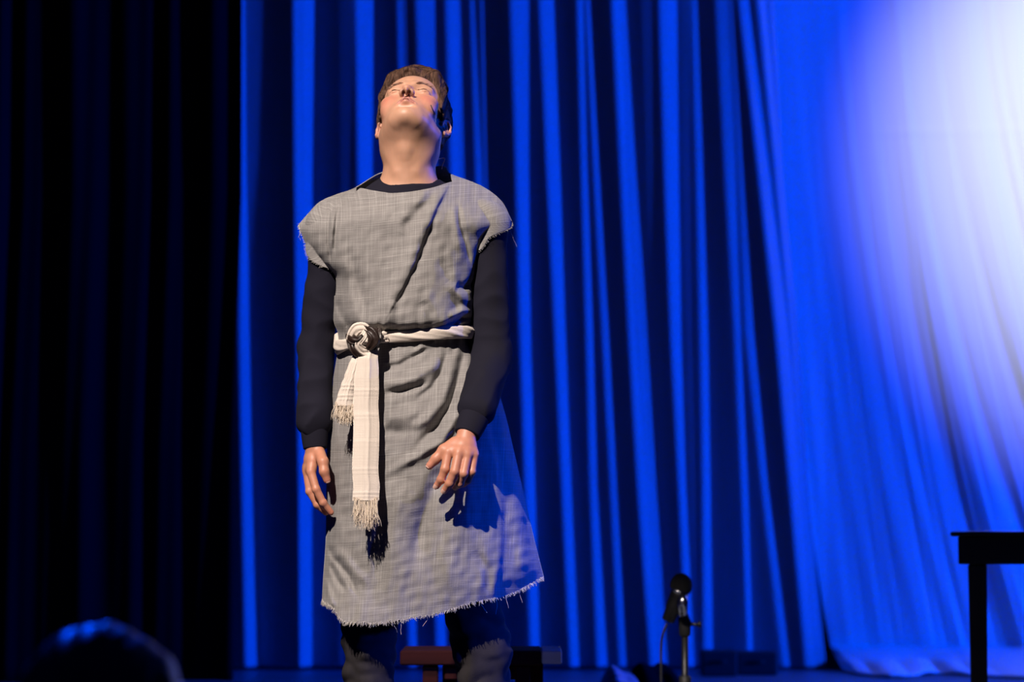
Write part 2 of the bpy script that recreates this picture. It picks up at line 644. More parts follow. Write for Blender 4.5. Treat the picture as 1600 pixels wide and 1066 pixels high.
# the white sheet on the right, folds sweeping down to the right
def sheet_mesh():
    ss = np.concatenate([np.linspace(1196, 1700, 560), np.linspace(1702, 2700, 160)])
    zs = np.concatenate([np.linspace(-0.0, 0.3, 26), np.linspace(0.315, 4.6, 190)])
    V = []
    for z in zs:
        py = float(row_of(z, YC))
        t = min(max(py / 1066, 0), 1.03)
        Yb = 7.0 - 0.12 * t ** 2
        py = float(row_of(z, Yb))
        t = min(max(py / 1066, -0.2), 1.06)
        tt = max(t, 0)
        sh = (92 + np.clip(ss - 1205, 0, 600) * 0.58) * tt ** 1.7 + 14 * tt + 30 * min(t, 0)
        px = ss + sh
        amp = (0.25 + 1.15 * tt) * np.interp(ss, [1260, 1420, 1500], [.35, .6, 1])
        u = (ss - 1200) / 100
        d = 0.018 * amp * noise1(u + .15 * t, 21, .9, 2.2, 8) + 0.0065 * amp * noise1(u - .1 * t, 22, 2.4, 5.5, 8) \
            + 0.0016 * amp * noise1(u + .5 * t, 23, 6, 13, 8) * (0.4 + tt)
        d = d * np.interp(ss, [1196, 1230, 1300], [.5, .7, 1])
        # asymmetric folds: sharpen the crests
        for cy, cw in ((206, 3.0), (660, 3.0)):
            d = d - 0.005 * np.exp(-((py + .01 * (px - 1400) - cy) / cw) ** 2) * np.interp(ss, [1330, 1400], [0, 1])
        # trailing pools at the foot
        if z < 0.12:
            d = d - (0.12 - z) ** 1.3 * (11 + 3.0 * noise1(u, 31, .6, 2)) * np.interp(ss, [1196, 1206, 1230], [.5, .8, 1])
        Y = Yb + d - .20 * tt ** 1.5 * np.interp(px, [1290, 1600], [0, 1])
        mpp = (Y + DP) / F_PX
        x = (px - 800) * (Yb + DP) / F_PX
        zz = np.full(len(ss), z)
        if z < 0.05:
            zz = np.maximum(0.012, z + 0.018 * np.abs(noise1(u, 33, .8, 3)))
        V.append(np.stack([x, Y, zz], -1))
    return np.concatenate(V), grid_faces(len(ss), len(zs))


v, f = sheet_mesh()
sh = mesh_np('backdrop_sheet', v, f, M_sheet, origin=(2.5, 6.5, 0))
sh['label'] = 'white sheet backdrop draped on the right, brightly spotlit in its top corner'
sh['category'] = 'backdrop'
md = sh.modifiers.new('thickness', 'SOLIDIFY')
md.thickness = 0.003

# ------------------------------------------------------------------ the performer
root = empty('person', 'performer in a grey linen tunic, cream sash and black shirt, head tilted back', 'person', (X0, 0, 0))

# body: one continuous surface. H is the head's frame: x to the image right, -y where the face looks, z to the crown
TH, ROLL, YAW = math.radians(51), math.radians(3.0), math.radians(-4)
Rx = np.array([[1, 0, 0], [0, math.cos(TH), math.sin(TH)], [0, -math.sin(TH), math.cos(TH)]])
Ry = np.array([[math.cos(ROLL), 0, math.sin(ROLL)], [0, 1, 0], [-math.sin(ROLL), 0, math.cos(ROLL)]])
Rz = np.array([[math.cos(YAW), -math.sin(YAW), 0], [math.sin(YAW), math.cos(YAW), 0], [0, 0, 1]])
RH = Rx @ Rz @ Ry
E = W(639, 138.5, -0.016)
OH = E - RH @ np.array([0, -0.086, 0])
HF = (RH, OH)


def HW(p):
    return RH @ np.asarray(p, float) + OH


h = 0.0016
body = Field(axis((-0.52, -0.495, .006), (-0.495, -0.06, h), (-0.06, 0.03, .006)),
             axis((-0.27, 0.16, .0019)),
             axis((0.0, 0.66, .009), (0.66, 0.92, .0017), (0.92, 1.43, .006), (1.43, 1.79, .0015)))


def head(fl):
    kw = dict(frame=HF)
    fl.ell((0, .012, .036), (.074, .094, .082), .01, **kw)
    fl.ell((0, -.022, .036), (.066, .068, .062), .015, **kw)
    fl.ell((0, -.030, -.035), (.060, .052, .078), .02, **kw)
    for s in (-1, 1):
        fl.cone((s * .047, .002, -.076), (s * .020, -.058, -.101), .020, .019, .014, **kw)
        fl.cone((s * .054, .015, -.020), (s * .045, .010, -.068), .020, .020, .016, **kw)
        fl.ell((s * .037, -.056, -.044), (.027, .026, .030), .02, **kw)
        fl.ell((s * .045, -.056, -.020), (.020, .018, .012), .014, **kw)
        fl.cone((s * .012, -.083, .017), (s * .044, -.068, .021), .008, .006, .014, **kw)
    fl.ell((0, -.0765, -.105), (.021, .018, .018), .022, **kw)
    fl.ell((0, -.045, -.090), (.047, .040, .026), .02, **kw)
    fl.ell((0, -.070, -.068), (.034, .022, .032), .014, **kw)
    # eye sockets, eyeballs under closed lids
    for s in (-1, 1):
        fl.ell((s * .031, -.093, .002), (.019, .014, .0125), .010, sub=True, **kw)
        fl.ell((s * .031, -.069, -.001), (.0165, .0145, .0135), .004, **kw)
        fl.cone((s * .019, -.0835, .0035), (s * .044, -.0765, .0035), .0016, .0016, .003, sub=True, **kw)
        fl.cone((s * .018, -.084, -.0045), (s * .043, -.077, -.006), .0012, .0012, .003, sub=True, **kw)
    # nose
    fl.cone((0, -.082, .010), (0, -.104, -.032), .0060, .0074, .009, **kw)
    fl.ell((0, -.1065, -.037), (.0090, .0086, .0080), .009, **kw)
    for s in (-1, 1):
        fl.ell((s * .0122, -.098, -.0425), (.0060, .0096, .0072), .007, **kw)
    fl.ell((0, -.103, -.0465), (.0035, .011, .004), .004, **kw)
    for s in (-1, 1):
        fl.ell((s * .0066, -.1005, -.0500), (.0036, .0062, .0080), .0012, sub=True, **kw)
    # philtrum, lips: the corners fall away from the raised middle
    for s in (-1, 1):
        fl.cone((s * .004, -.0945, -.0650), (s * .020, -.0860, -.0745), .0062, .0032, .004, **kw)
        fl.cone((0, -.0925, -.0760), (s * .016, -.0860, -.0775), .0068, .0036, .005, **kw)
        fl.cone((0, -.0985, -.0700), (s * .020, -.0890, -.0765), .0013, .0009, .002, sub=True, **kw)
    fl.ell((0, -.1005, -.0705), (.0075, .009, .0024), .002, sub=True, **kw)
    fl.ell((0, -.0985, -.0585), (.0028, .005, .006), .004, sub=True, **kw)
    fl.ell((0, -.092, -.0885), (.018, .006, .0045), .010, sub=True, **kw)
    # ears
    for s in (-1, 1):
        fl.cone((s * .062, .012, -.020), (s * .072, .016, -.018), .012, .010, .006, **kw)
        pts = [(s * .068, .004, -.040), (s * .073, .012, -.042), (s * .080, .022, -.030), (s * .085, .028, -.010),
               (s * .085, .024, .006), (s * .080, .012, .013), (s * .072, .002, .004), (s * .070, .000, -.010)]
        fl.chain(pts, [.006, .0065, .0042, .0038, .0036, .0036, .0036, .004], .004, **kw)
        fl.ell((s * .075, .015, -.014), (.006, .011, .021), .005, **kw)
        fl.ell((s * .080, .009, -.014), (.008, .0085, .013), .003, sub=True, **kw)
        fl.ell((s * .070, -.002, -.020), (.004, .004, .006), .003, **kw)


head(body)
# neck with its muscles and the larynx
nb, nt_ = W(641, 305, 0.006), W(641, 215, 0.0)
body.cone(nb, nt_, .0565, .0555, .02)
body.cone(W(641, 240, 0.02), HW((0, .035, -.03)), .056, .055, .02)
body.cone(W(636, 216, -.030), W(637, 262, -.012), .043, .046, .03)
body.ell(W(633, 233, -0.061), (.014, .012, .020), .012)
for s, bx_, tx in ((-1, 622, 606), (1, 648, 679)):
    body.cone(W(bx_, 268, -0.048), W(tx, 212, -0.012), .009, .012, .012)
    body.cone(HW((s * .036, -.012, -.074)), W(641 + s * 18, 238, -.020), .022, .024, .024)
    body.cone(HW((s * .032, .012, -.062)), W(641 + s * 26, 236, 0.0), .026, .026, .02)
body.cone(W(633, 250, -.052), W(633, 275, -.045), .011, .012, .014)
# trunk
body.cone(W(580, 328, .02), W(695, 328, .02), .033, .033, .02)
body.ell(W(634, 390, 0.0), (.150, .090, .165), .04)
body.ell(W(634, 500, 0.0), (.125, .080, .16), .04)
body.ell(W(634, 640, 0.01), (.150, .095, .13), .04)
# arms
RS, RE, RW = W(517, 356, .015), W(494, 545, .03), W(492, 690, -.045)
LS, LE, LW = W(758, 354, .015), W(768, 560, -.02), W(731, 672, -.200)
for S_, E_, W_ in ((RS, RE, RW), (LS, LE, LW)):
    body.chain([S_, E_, W_], [.042, .034, .0225], .02)
# image-left hand: thumb side to the camera
def fingers(fl, wr, mcps, fins, thumb, rads, k=.005):
    for m_, f_, r in zip(mcps, fins, rads):
        fl.cone(wr, m_, .0145, r * 1.15, .012)
    for i in range(len(mcps) - 1):
        a_, b_ = np.array(mcps[i]), np.array(mcps[i + 1])
        fl.cone((a_ + wr) / 2, (b_ + wr) / 2, .011, .011, .010)
        fl.cone(a_ * .85 + wr * .15, b_ * .85 + wr * .15, .0095, .0095, .008)
    for m_, f_, r in zip(mcps, fins, rads):
        pts = [m_] + list(f_)
        rr = [r * 1.12, r * 1.04, r * .93, r * .80][:len(pts)]
        fl.chain(pts, rr, .003)
        for q in pts[1:-1]:
            fl.ell(q, (r * 1.02,) * 3, .003)
    fl.chain(thumb, [.0135, .0118, .0105, .0085], .006)


RHW = W(492, 700, -.048)
r_mcp = [W(486, 738, -.072), W(480, 738, -.050), W(479, 735, -.028), W(481, 730, -.008)]
r_fin = [[W(494, 765, -.082), W(505, 786, -.080), W(517, 801, -.072)],
         [W(484, 768, -.056), W(496, 789, -.056), W(509, 801, -.050)],
         [W(484, 763, -.030), W(494, 782, -.028), W(504, 793, -.026)],
         [W(484, 755, -.008), W(490, 770, -.006), W(497, 780, -.006)]]
r_th = [W(499, 708, -.062), W(505, 722, -.085), W(506.5, 737, -.092), W(511, 750, -.090)]
fingers(body, RHW, r_mcp, r_fin, r_th, [.0088, .0090, .0085, .0074])
LHW = W(729, 684, -.170)
l_mcp = [W(701, 708, -.196), W(717, 710, -.203), W(731, 712, -.200), W(742, 712, -.190)]
l_fin = [[W(696, 734, -.205), W(690, 750, -.200), W(683, 760, -.192)],
         [W(711, 738, -.216), W(703, 756, -.210), W(695, 767, -.200)],
         [W(725, 741, -.212), W(719, 756, -.198), W(712, 762, -.184)],
         [W(738, 738, -.198), W(732, 751, -.188), W(725, 758, -.176)]]
l_th = [W(711, 693, -.180), W(694, 704, -.188), W(682, 718, -.190), W(672, 729, -.190)]
FW = np.array([0, -.035, 0])
LHW = LHW + FW
l_mcp, l_th = [q + FW for q in l_mcp], [q + FW for q in l_th]
l_fin = [[q + FW for q in ff] for ff in l_fin]
fingers(body, LHW, l_mcp, l_fin, l_th, [.0094, .0097, .0092, .0080])
# legs and feet
RHIP, RK, RA = W(592, 740, .0), W(578, 960, -.01), W(578, 1268, .02)
LHIP, LK, LA = W(683, 740, .0), W(748, 990, -.01), W(764, 1268, .02)
for a_, b_, c_ in ((RHIP, RK, RA), (LHIP, LK, LA)):
    body.chain([a_, b_, c_], [.068, .046, .032], .03)
    body.cone(c_, c_ + np.array([0, -.13, -c_[2] + .03]), .03, .024, .03)
v, f = body.mesh()
v = relax(v, f, 2, .45)


def head_tint(v):
    p = (v - OH) @ RH
    x, y, z = p[:, 0], p[:, 1], p[:, 2]
    base = np.array([0.58, 0.315, 0.205])
    col = np.tile(base, (len(v), 1))
    inhead = (v[:, 2] > 1.5)

    def g(cx, cy, cz, rx, ry, rz):
        return np.exp(-(((x - cx) / rx) ** 2 + ((y - cy) / ry) ** 2 + ((z - cz) / rz) ** 2)) * inhead

    def blend(col, m_, c):
        return col * (1 - m_[:, None]) + np.array(c) * m_[:, None]
    for s in (-1, 1):
        col = blend(col, g(s * .045, -.06, -.040, .026, .04, .026) * .85, (0.62, 0.20, 0.14))
        col = blend(col, g(s * .083, .015, -.015, .015, .03, .035) * .6, (0.62, 0.24, 0.18))
        col = blend(col, np.clip(g(s * .031, -.085, .0035, .015, .02, .0022) * 1.5, 0, 1) * .75, (0.16, 0.07, 0.05))
    col = blend(col, g(0, -.11, -.038, .016, .02, .012) * .4, (0.62, 0.27, 0.2))
    lip = np.clip(1.5 * g(0, -.098, -.0705, .0105, .014, .0085) + 1.3 * (g(-.013, -.092, -.0735, .008, .014, .0062) + g(.013, -.092, -.0735, .008, .014, .0062)), 0, 1)
    col = blend(col, lip * .75, (0.50, 0.17, 0.14))
    slit = np.clip(1.6 * g(0, -.097, -.0706, .009, .014, .0026), 0, 1)
    col = blend(col, slit * .8, (0.14, 0.04, 0.035))
    for s in (-1, 1):
        col = blend(col, np.clip(1.6 * g(s * .007, -.101, -.046, .0045, .0085, .0075), 0, 1) * .9, (0.10, 0.03, 0.02))  # nostrils tinted dark inside, their shade put into the colour
    # hands are redder, finger tips and knuckles most
    hand = (v[:, 2] < 0.93) & (v[:, 2] > 0.6)
    col[hand] = col[hand] * np.array([1.0, .80, .76])
    for pt in [q for ff in r_fin + l_fin for q in (ff[-1],)] + [r_th[-1], l_th[-1]]:
        d = np.linalg.norm(v - pt, axis=1)
        col = blend(col, np.exp(-(d / .011) ** 2) * .6, (0.60, 0.20, 0.15))
    return np.concatenate([col, np.ones((len(v), 1))], 1)


body_ob = mesh_np('body', v, f, M_skin, root, col=head_tint(v))
BV = BVHTree.FromPolygons([Vector(a) for a in v], [tuple(int(i) for i in q) for q in f])


def hit(bv, px, py, off=0.002):
    o = Vector((0, -DP, CH))
    d = (Vector(W(px, py, 0)) - o).normalized()
    loc, nrm, i, t = bv.ray_cast(o, d)
    if loc is None:
        return None
    return np.array(loc - d * off)


# ---- hair
hx = axis((-0.34, -0.12, .0018))
hair = Field(hx, axis((-0.16, 0.16, .0018)), axis((1.52, 1.80, .0018)))


def hair_shell(x, y, z):
    c, r = (0, .018, .047), (.0850, .1000, .1070)
    a, b, e = x - c[0], y - c[1], z - c[2]
    k0 = np.sqrt((a / r[0]) ** 2 + (b / r[1]) ** 2 + (e / r[2]) ** 2)
    k1 = np.sqrt((a / r[0] ** 2) ** 2 + (b / r[1] ** 2) ** 2 + (e / r[2] ** 2) ** 2) + 1e-9
    d = k0 * (k0 - 1) / k1
    ph = x * 150 + 12 * y + 2.5 * np.sin(y * 45 + x * 30)
    d = d + .0016 * np.sin(ph * 2.2) + .0012 * np.sin(ph * 5.1 + 1) + .0015 * noise3(x, y, z, 8, 15, 60)
    # hair line: forehead, temple, sideburn, nape
    line = np.interp(np.clip(z, -.1, .14), [-.10, -.05, -.035, -.012, .02, .045, .064, .075, .14],
                     [.045, .030, .004, -.022, -.042, -.056, -.070, -.13, -.13])
    return smax(d, (line - y) * .8, .006)


hair.apply(hair_shell, (-.10, -.10, -.09), (.10, .14, .17), .002, frame=HF)
# the swept quiff over the forehead
for i in range(15):
    t = i / 14
    x0 = -.052 + .100 * t
    lift = .012 * math.sin(math.pi * t) + .004 * math.sin(i * 2.3)
    a_ = (x0 + .012, -.010, .143 + lift * .3 - abs(x0) * .30)
    b_ = (x0 + .002, -.060, .122 + lift - abs(x0) * .40)
    c_ = (x0 - .008 + .005 * math.sin(i * 1.7), -.088 + abs(x0) * .50, .088 + lift * .4 - abs(x0) * .30)
    hair.chain([a_, b_, c_], [.014, .0100, .0050], .010, frame=HF)
for s in (-1, 1):
    for i in range(6):
        hair.cone((s * .068, -.042 + i * .012, .052), (s * (.0700 + .0012 * i), -.038 + i * .010, -.008 + .005 * (i % 2)), .0085, .0040, .006, frame=HF)
for s in (-1, 1):
    hair.cone((s * .050, -.062, .094), (s * .064, -.050, .040), .012, .007, .008, frame=HF)
    hair.cone((s * .058, -.045, .100), (s * .070, -.040, .045), .013, .009, .008, frame=HF)
for s in (-1, 1):
    hair.ell((s * .084, .012, -.016), (.018, .018, .031), .004, sub=True, frame=HF)
vh, fh = hair.mesh()
vh = relax(vh, fh, 1, .4)
hair_ob = mesh_np('hair', vh, fh, M_hair, root)
# fine strands lying over the hair
HB = BVHTree.FromPolygons([Vector(a) for a in vh], [tuple(int(i) for i in q) for q in fh])
parts = []
for i in range(2400):
    d = rng.normal(size=3)
    d[2] = abs(d[2]) * .9 - .25
    d /= np.linalg.norm(d)
    p = np.array([0, .02, .03]) + d * .13
    flow = np.array([-.25, -1, -.15]) if d[2] > .55 else np.array([0.05 * np.sign(d[0]), -.25 + .3 * rng.random(), -1])
    flow = flow / np.linalg.norm(flow) + rng.normal(size=3) * .14
    pts = []
    q = p
    ln = .022 + .02 * rng.random()
    ok = True
    for k in range(5):
        loc, nrm, ii, dd = HB.find_nearest(Vector(HW(q)))
        if loc is None or dd > .08:
            ok = False
            break
        loc = np.array(loc) + np.array(nrm) * (.0004 + .0016 * k / 4 * rng.random())
        pts.append(loc)
        lp = RH.T @ (loc - OH)
        q = lp + flow * ln / 4
    if ok and len(pts) == 5:
        lp = [(RH.T @ (a - OH)) for a in pts]
        if any(abs(a[0]) > .055 and abs(a[1] - .010) < .026 and -.055 < a[2] < .022 for a in lp):
            continue
        if any((a[1] < np.interp(a[2], [-.05, .0, .04, .07], [.0, -.040, -.058, -.11])) for a in lp):
            continue
        parts.append(tube(pts, [.0006, .0006, .0005, .0004, .0001], 3, False))
v2, f2 = merge(parts)
mesh_np('hair_strands', v2, f2, M_hair, hair_ob)
# eyebrows and lashes
for s in (-1, 1):
    parts = []
    for i in range(48):
        t = rng.random()
        lp = np.array([s * (.014 + .034 * t), -.11, .0165 + .006 * math.sin(t * 2.4) + .0035 * (rng.random() - .5)])
        loc, nrm, ii, dd = BV.ray_cast(Vector(HW(lp)), Vector(RH @ np.array([0, 1, 0])))
        if loc is None:
            continue
        a_ = np.array(loc) + np.array(nrm) * .0003
        b_ = a_ + RH @ np.array([s * .0075, -.0006, .001]) + np.array(nrm) * .0004
        parts.append(tube([a_, (a_ + b_) / 2 + np.array(nrm) * .0006, b_], [.0004, .0004, .00015], 3, False))
    v2, f2 = merge(parts)
    mesh_np('eyebrow', v2, f2, M_brow, body_ob)
    parts = []
    for i in range(34):
        t = i / 33
        lp = np.array([s * (.0195 + .024 * t), -.12, .0030 - .0022 * math.sin(math.pi * t)])
        loc, nrm, ii, dd = BV.ray_cast(Vector(HW(lp)), Vector(RH @ np.array([0, 1, 0])))
        if loc is None:
            continue
        a_ = np.array(loc)
        b_ = a_ + RH @ np.array([s * .0015, -.0028, -.0022])
        parts.append(tube([a_, (a_ + b_) / 2, b_], [.0005, .0004, .0002], 3, False))
    v2, f2 = merge(parts)
    mesh_np('eyelashes', v2, f2, M_lash, body_ob)

# finger nails
for pt, prev, nd in ((l_th[-1], l_th[-2], (-.2, -.9, .3)), (l_fin[0][-1], l_fin[0][-2], (-.1, -1, .15)), (l_fin[1][-1], l_fin[1][-2], (-.1, -1, .15)),
                     (r_th[-1], r_th[-2], (.2, -.95, 0)), ):
    ax = np.array(pt) - np.array(prev)
    ax /= np.linalg.norm(ax)
    n_ = np.array(nd, float)
    n_ -= ax * (n_ @ ax)
    n_ /= np.linalg.norm(n_)
    b_ = np.cross(ax, n_)
    V, r_ = [], .0086
    for i in range(7):
        for j in range(7):
            u_, w_ = (i / 6 - .5), (j / 6 - .5)
            ww = w_ * (1 - .5 * max(0, abs(u_) * 2 - .6))
            a_ = ww * 1.5
            V.append(np.array(pt) + ax * (u_ * .010 + .001) + (n_ * math.cos(a_) + b_ * math.sin(a_)) * (r_ - .0004 - .0012 * (u_ + .5) ** 2))
    mesh_np('fingernail', np.array(V), grid_faces(7, 7), mat('nail', (0.66, 0.40, 0.32), 0.3), body_ob)

# ---- shirt
hs = .0036
shirt = Field(axis((-0.54, 0.06, hs)), axis((-0.26, 0.16, hs)), axis((0.82, 1.60, hs)))


def sleeve_wr(seed, amp):
    def d(x, y, z, t):
        # creases that run round the sleeve, strongest near the elbow
        return -amp * (.7 - np.abs(noise3(x * .8, y * .8, z * 1.1, seed, 7, 16, 8))) * (.35 + .65 * t)
    return d


shirt.ell(W(634, 375, 0.005), (.155, .095, .150), .04)
shirt.ell(W(634, 480, 0.005), (.118, .080, .16), .04)
shirt.cone(W(592, 318, .022), RS, .043, .045, .03)
shirt.cone(W(690, 318, .022), LS, .043, .045, .03)
shirt.cone(W(641, 316, .004), W(641, 240, .0), .0690, .0625, .012)
shirt.cone(RS, RE, .045, .0395, .03, disp=sleeve_wr(3, .0040))
shirt.cone(RE, W(491, 662, -.038), .0400, .0365, .02, disp=sleeve_wr(4, .0085))
shirt.cone(LS, LE, .046, .0440, .03, disp=sleeve_wr(5, .0040))
shirt.cone(LE, W(744, 640, -.168), .0450, .0385, .02, disp=sleeve_wr(6, .0085))


def collar_cut(x, y, z):
    zlim = W(634, 287, -.055)[2] + .20 * (y + .06).clip(-1, .045) + .50 * (np.abs(x - (X0 + .003)) - .045).clip(0) - 1.3 * (np.abs(x - (X0 + .003)) - .072).clip(0, .06)
    return zlim - z + 0 * x


# cut everything above the collar plane
zz = shirt.ax[2][None, None, :]
yy = shirt.ax[1][None, :, None]
xx = shirt.ax[0][:, None, None]
shirt.F = smax(shirt.F, (-collar_cut(xx, yy, zz)).astype(np.float32), .003)
v, f = shirt.mesh()
v = relax(v, f, 2, .5)
shirt_ob = mesh_np('shirt', v, f, M_shirt, root)
SB = BVHTree.FromPolygons([Vector(a) for a in v], [tuple(int(i) for i in q) for q in f])
# ribbed cuffs
for a_, b_, r0, r1 in ((W(491, 664, -.040), W(492.5, 702, -.047), .0315, .0265), (W(741, 652, -.182), W(729.5, 680, -.203), .0335, .0280)):
    n = 26
    P = [a_ + (b_ - a_) * i / (n - 1) for i in range(n)]
    R = []
    for i in range(n):
        t = i / (n - 1)
        r = r0 + (r1 - r0) * t
        if i == 0 or i == n - 1:
            r *= .93
        r += .0009 * math.sin(math.pi * t)
        R.append((r, r * .9))
    v2, f2 = tube(P, R, 40)
    mesh_np('cuff', v2, f2, M_shirt, shirt_ob)

# ---- trousers
tr = Field(axis((-0.46, 0.06, .0042)), axis((-0.16, 0.14, .0042)), axis((0.05, 1.05, .0042)))


def leg_wr(seed, zc):
    def d(x, y, z, t):
        e = np.exp(-((z - zc) / .09) ** 2)
        e2 = np.exp(-((z - .12) / .08) ** 2)
        w1 = np.abs(noise3(x * .9, y * .5, z * 1.3, seed, 9, 22, 9))
        return -.0105 * (w1 - .5) * (e + .6 * e2) - .0015 * noise3(x, y, z, seed + 1, 10, 25, 6)
    return d


RK2, LK2 = W(578, 985, -.005), W(752, 1010, -.005)
tr.ell(W(636, 700, .005), (.145, .088, .14), .03)
tr.chain([W(592, 740, .0), RK2], [.078, .060], .02, disp=leg_wr(41, .47))
tr.chain([RK2, W(576, 1285, .01)], [.060, .052], .02, disp=leg_wr(42, .44))
tr.chain([W(683, 740, .0), LK2], [.078, .062], .02, disp=leg_wr(43, .44))
tr.chain([LK2, W(766, 1285, .01)], [.062, .052], .02, disp=leg_wr(44, .42))
v, f = tr.mesh()
v = relax(v, f, 2, .5)
mesh_np('trousers', v, f, M_jeans, root)
# ---- shoes
for ax_ in (W(576, 1300, .0), W(766, 1300, .0)):
    x = ax_[0]
    shf = Field(axis((x - .07, x + .07, .004)), axis((-0.22, 0.12, .004)), axis((-0.004, 0.16, .004)))
    shf.cone((x, .04, .07), (x, .035, .11), .040, .042, .02)
    shf.cone((x, .045, .035), (x, -.13, .028), .036, .034, .02)
    shf.ell((x, -.10, .03), (.046, .08, .035), .02)
    shf.F = smax(shf.F, (.003 - shf.ax[2][None, None, :]).astype(np.float32), .003)
    v, f = shf.mesh()
    mesh_np('shoe', v, f, M_shoe, root)

# ------------------------------------------------------------------ the tunic
# rows: (Lx, Ly), (Rx, Ry), middle row y, front depth, back depth, side depth
ROWS = [
    ((470, 362), (786, 351), 335, .113, .105, .015, .012),
    ((480, 385), (766, 366), 372, .123, .110, .005, -.005),
    ((500, 410), (752, 398), 412, .131, .110, .0, -.01),
    ((520, 432), (746, 438), 448, .136, .105, .0, -.005),
    ((521, 470), (743, 474), 478, .142, .100, .0, 0),
    ((521, 500), (742, 500), 504, .145, .100, .0, 0),
    ((528, 522), (737, 520), 521, .112, .095, .0, 0),
    ((528, 545), (738, 540), 546, .112, .095, .0, 0),
    ((521, 590), (770, 590), 595, .135, .105, .0, .02),
    ((514, 645), (789, 645), 650, .145, .115, .0, .03),
    ((511, 700), (802, 700), 706, .150, .120, .0, .03),
    ((510, 765), (817, 765), 770, .152, .125, .0, .03),
    ((509, 840), (833, 835), 850, .150, .13, .0, .035),
    ((505, 900), (843, 875), 915, .148, .135, .0, .035),
]
NC = 13
SIDE = []


def control(front=True):
    us = np.linspace(0, 1, NC)
    s = .62 * (.5 - .5 * np.cos(np.pi * us)) + .38 * us
    G = []
    # shoulder and neck line
    if front:
        top = [(467, 350, .03), (480, 335, .04), (500, 315, .045), (530, 302, .04), (556, 299, .0), (590, 302, -.055), (636, 300, -.088),
               (676, 293, -.068), (706, 284, -.005), (735, 283, .035), (762, 296, .045), (785, 316, .04), (800, 345, .03)]
    else:
        top = [(467, 350, .03), (480, 335, .04), (500, 315, .045), (530, 302, .04), (556, 292, .05), (597, 269, .06), (640, 268, .10),
               (691, 259, .055), (704, 271, .045), (735, 283, .035), (762, 296, .045), (785, 316, .04), (800, 345, .03)]
    G.append(top)
    # just below the shoulder line the cloth lies on the shoulders
    if front:
        G.append([(468, 354, .02), (486, 343, -.005), (505, 330, -.018), (533, 319, -.030), (560, 314, -.048), (594, 314, -.086), (636, 312, -.106),
                  (676, 308, -.094), (706, 304, -.050), (733, 306, -.022), (755, 315, -.010), (775, 330, -.002), (794, 348, .020)])
    else:
        G.append([(468, 354, .04), (486, 345, .075), (505, 332, .09), (533, 320, .10), (560, 312, .105), (594, 300, .11), (636, 300, .115),
                  (676, 300, .11), (706, 304, .105), (733, 308, .10), (755, 318, .09), (775, 332, .075), (794, 350, .04)])
    for L, R, my, bf, bb, yl, yr in ROWS:
        row = []
        for k in range(NC):
            e = abs(2 * s[k] - 1)
            prof = (1 - e ** 2.4) ** .62
            px = L[0] + (R[0] - L[0]) * s[k]
            py = (L[1] * (1 - s[k]) + R[1] * s[k]) * e ** 2 + my * (1 - e ** 2)
            if not front and R[1] < 400:
                px += 18 * (1 - s[k]) ** 2 - 14 * s[k] ** 2
                side = .085
            else:
                side = yl * (1 - s[k]) + yr * s[k]
            Y = side * (1 - prof) + (-bf if front else bb) * prof
            row.append((px, py, Y))
        G.append(row)
    hem = [(503, 938), (508, 943), (520, 950), (536, 972), (560, 973), (596, 974), (640, 967), (690, 957), (730, 944), (768, 936), (800, 928), (828, 914), (850, 902)]
    if not front:
        hem = [(503, 938), (506, 942), (518, 946), (536, 948), (560, 950), (600, 950), (645, 950), (690, 946), (730, 940), (768, 936), (800, 926), (828, 914), (850, 902)]
    row = []
    for k, (px, py) in enumerate(hem):
        e = abs(2 * s[k] - 1)
        prof = (1 - e ** 2.4) ** .62
        row.append((px, py, (.04 * s[k]) * (1 - prof) + (-.145 if front else .14) * prof))
    G.append(row)
    return np.array(G, float)


def cr_interp(A, n):
    """Catmull-Rom along axis 0 to n samples"""
    m_ = A.shape[0]
    t = np.linspace(0, m_ - 1, n)
    i = np.clip(t.astype(int), 0, m_ - 2)
    u = (t - i)[:, None, None]
    P = np.concatenate([2 * A[:1] - A[1:2], A, 2 * A[-1:] - A[-2:-1]])
    p0, p1, p2, p3 = P[i], P[i + 1], P[i + 2], P[i + 3]
    return .5 * (2 * p1 + (-p0 + p2) * u + (2 * p0 - 5 * p1 + 4 * p2 - p3) * u ** 2 + (-p0 + 3 * p1 - 3 * p2 + p3) * u ** 3)


def seg_dist(px, py, pts):
    """signed side distance to a polyline and the position along it (0..1)"""
    best = np.full(px.shape, 1e9)
    sgn = np.zeros(px.shape)
    along = np.zeros(px.shape)
    n = len(pts) - 1
    for i in range(n):
        ax_, ay = pts[i]
        bx_, by = pts[i + 1]
        dx, dy = bx_ - ax_, by - ay
        L = dx * dx + dy * dy
        t = np.clip(((px - ax_) * dx + (py - ay) * dy) / L, 0, 1)
        ex, ey = px - ax_ - t * dx, py - ay - t * dy
        d = np.sqrt(ex * ex + ey * ey)
        m_ = d < best
        best = np.where(m_, d, best)
        sgn = np.where(m_, np.sign(dx * ey - dy * ex), sgn)
        along = np.where(m_, (i + t) / n, along)
    return best * sgn, along


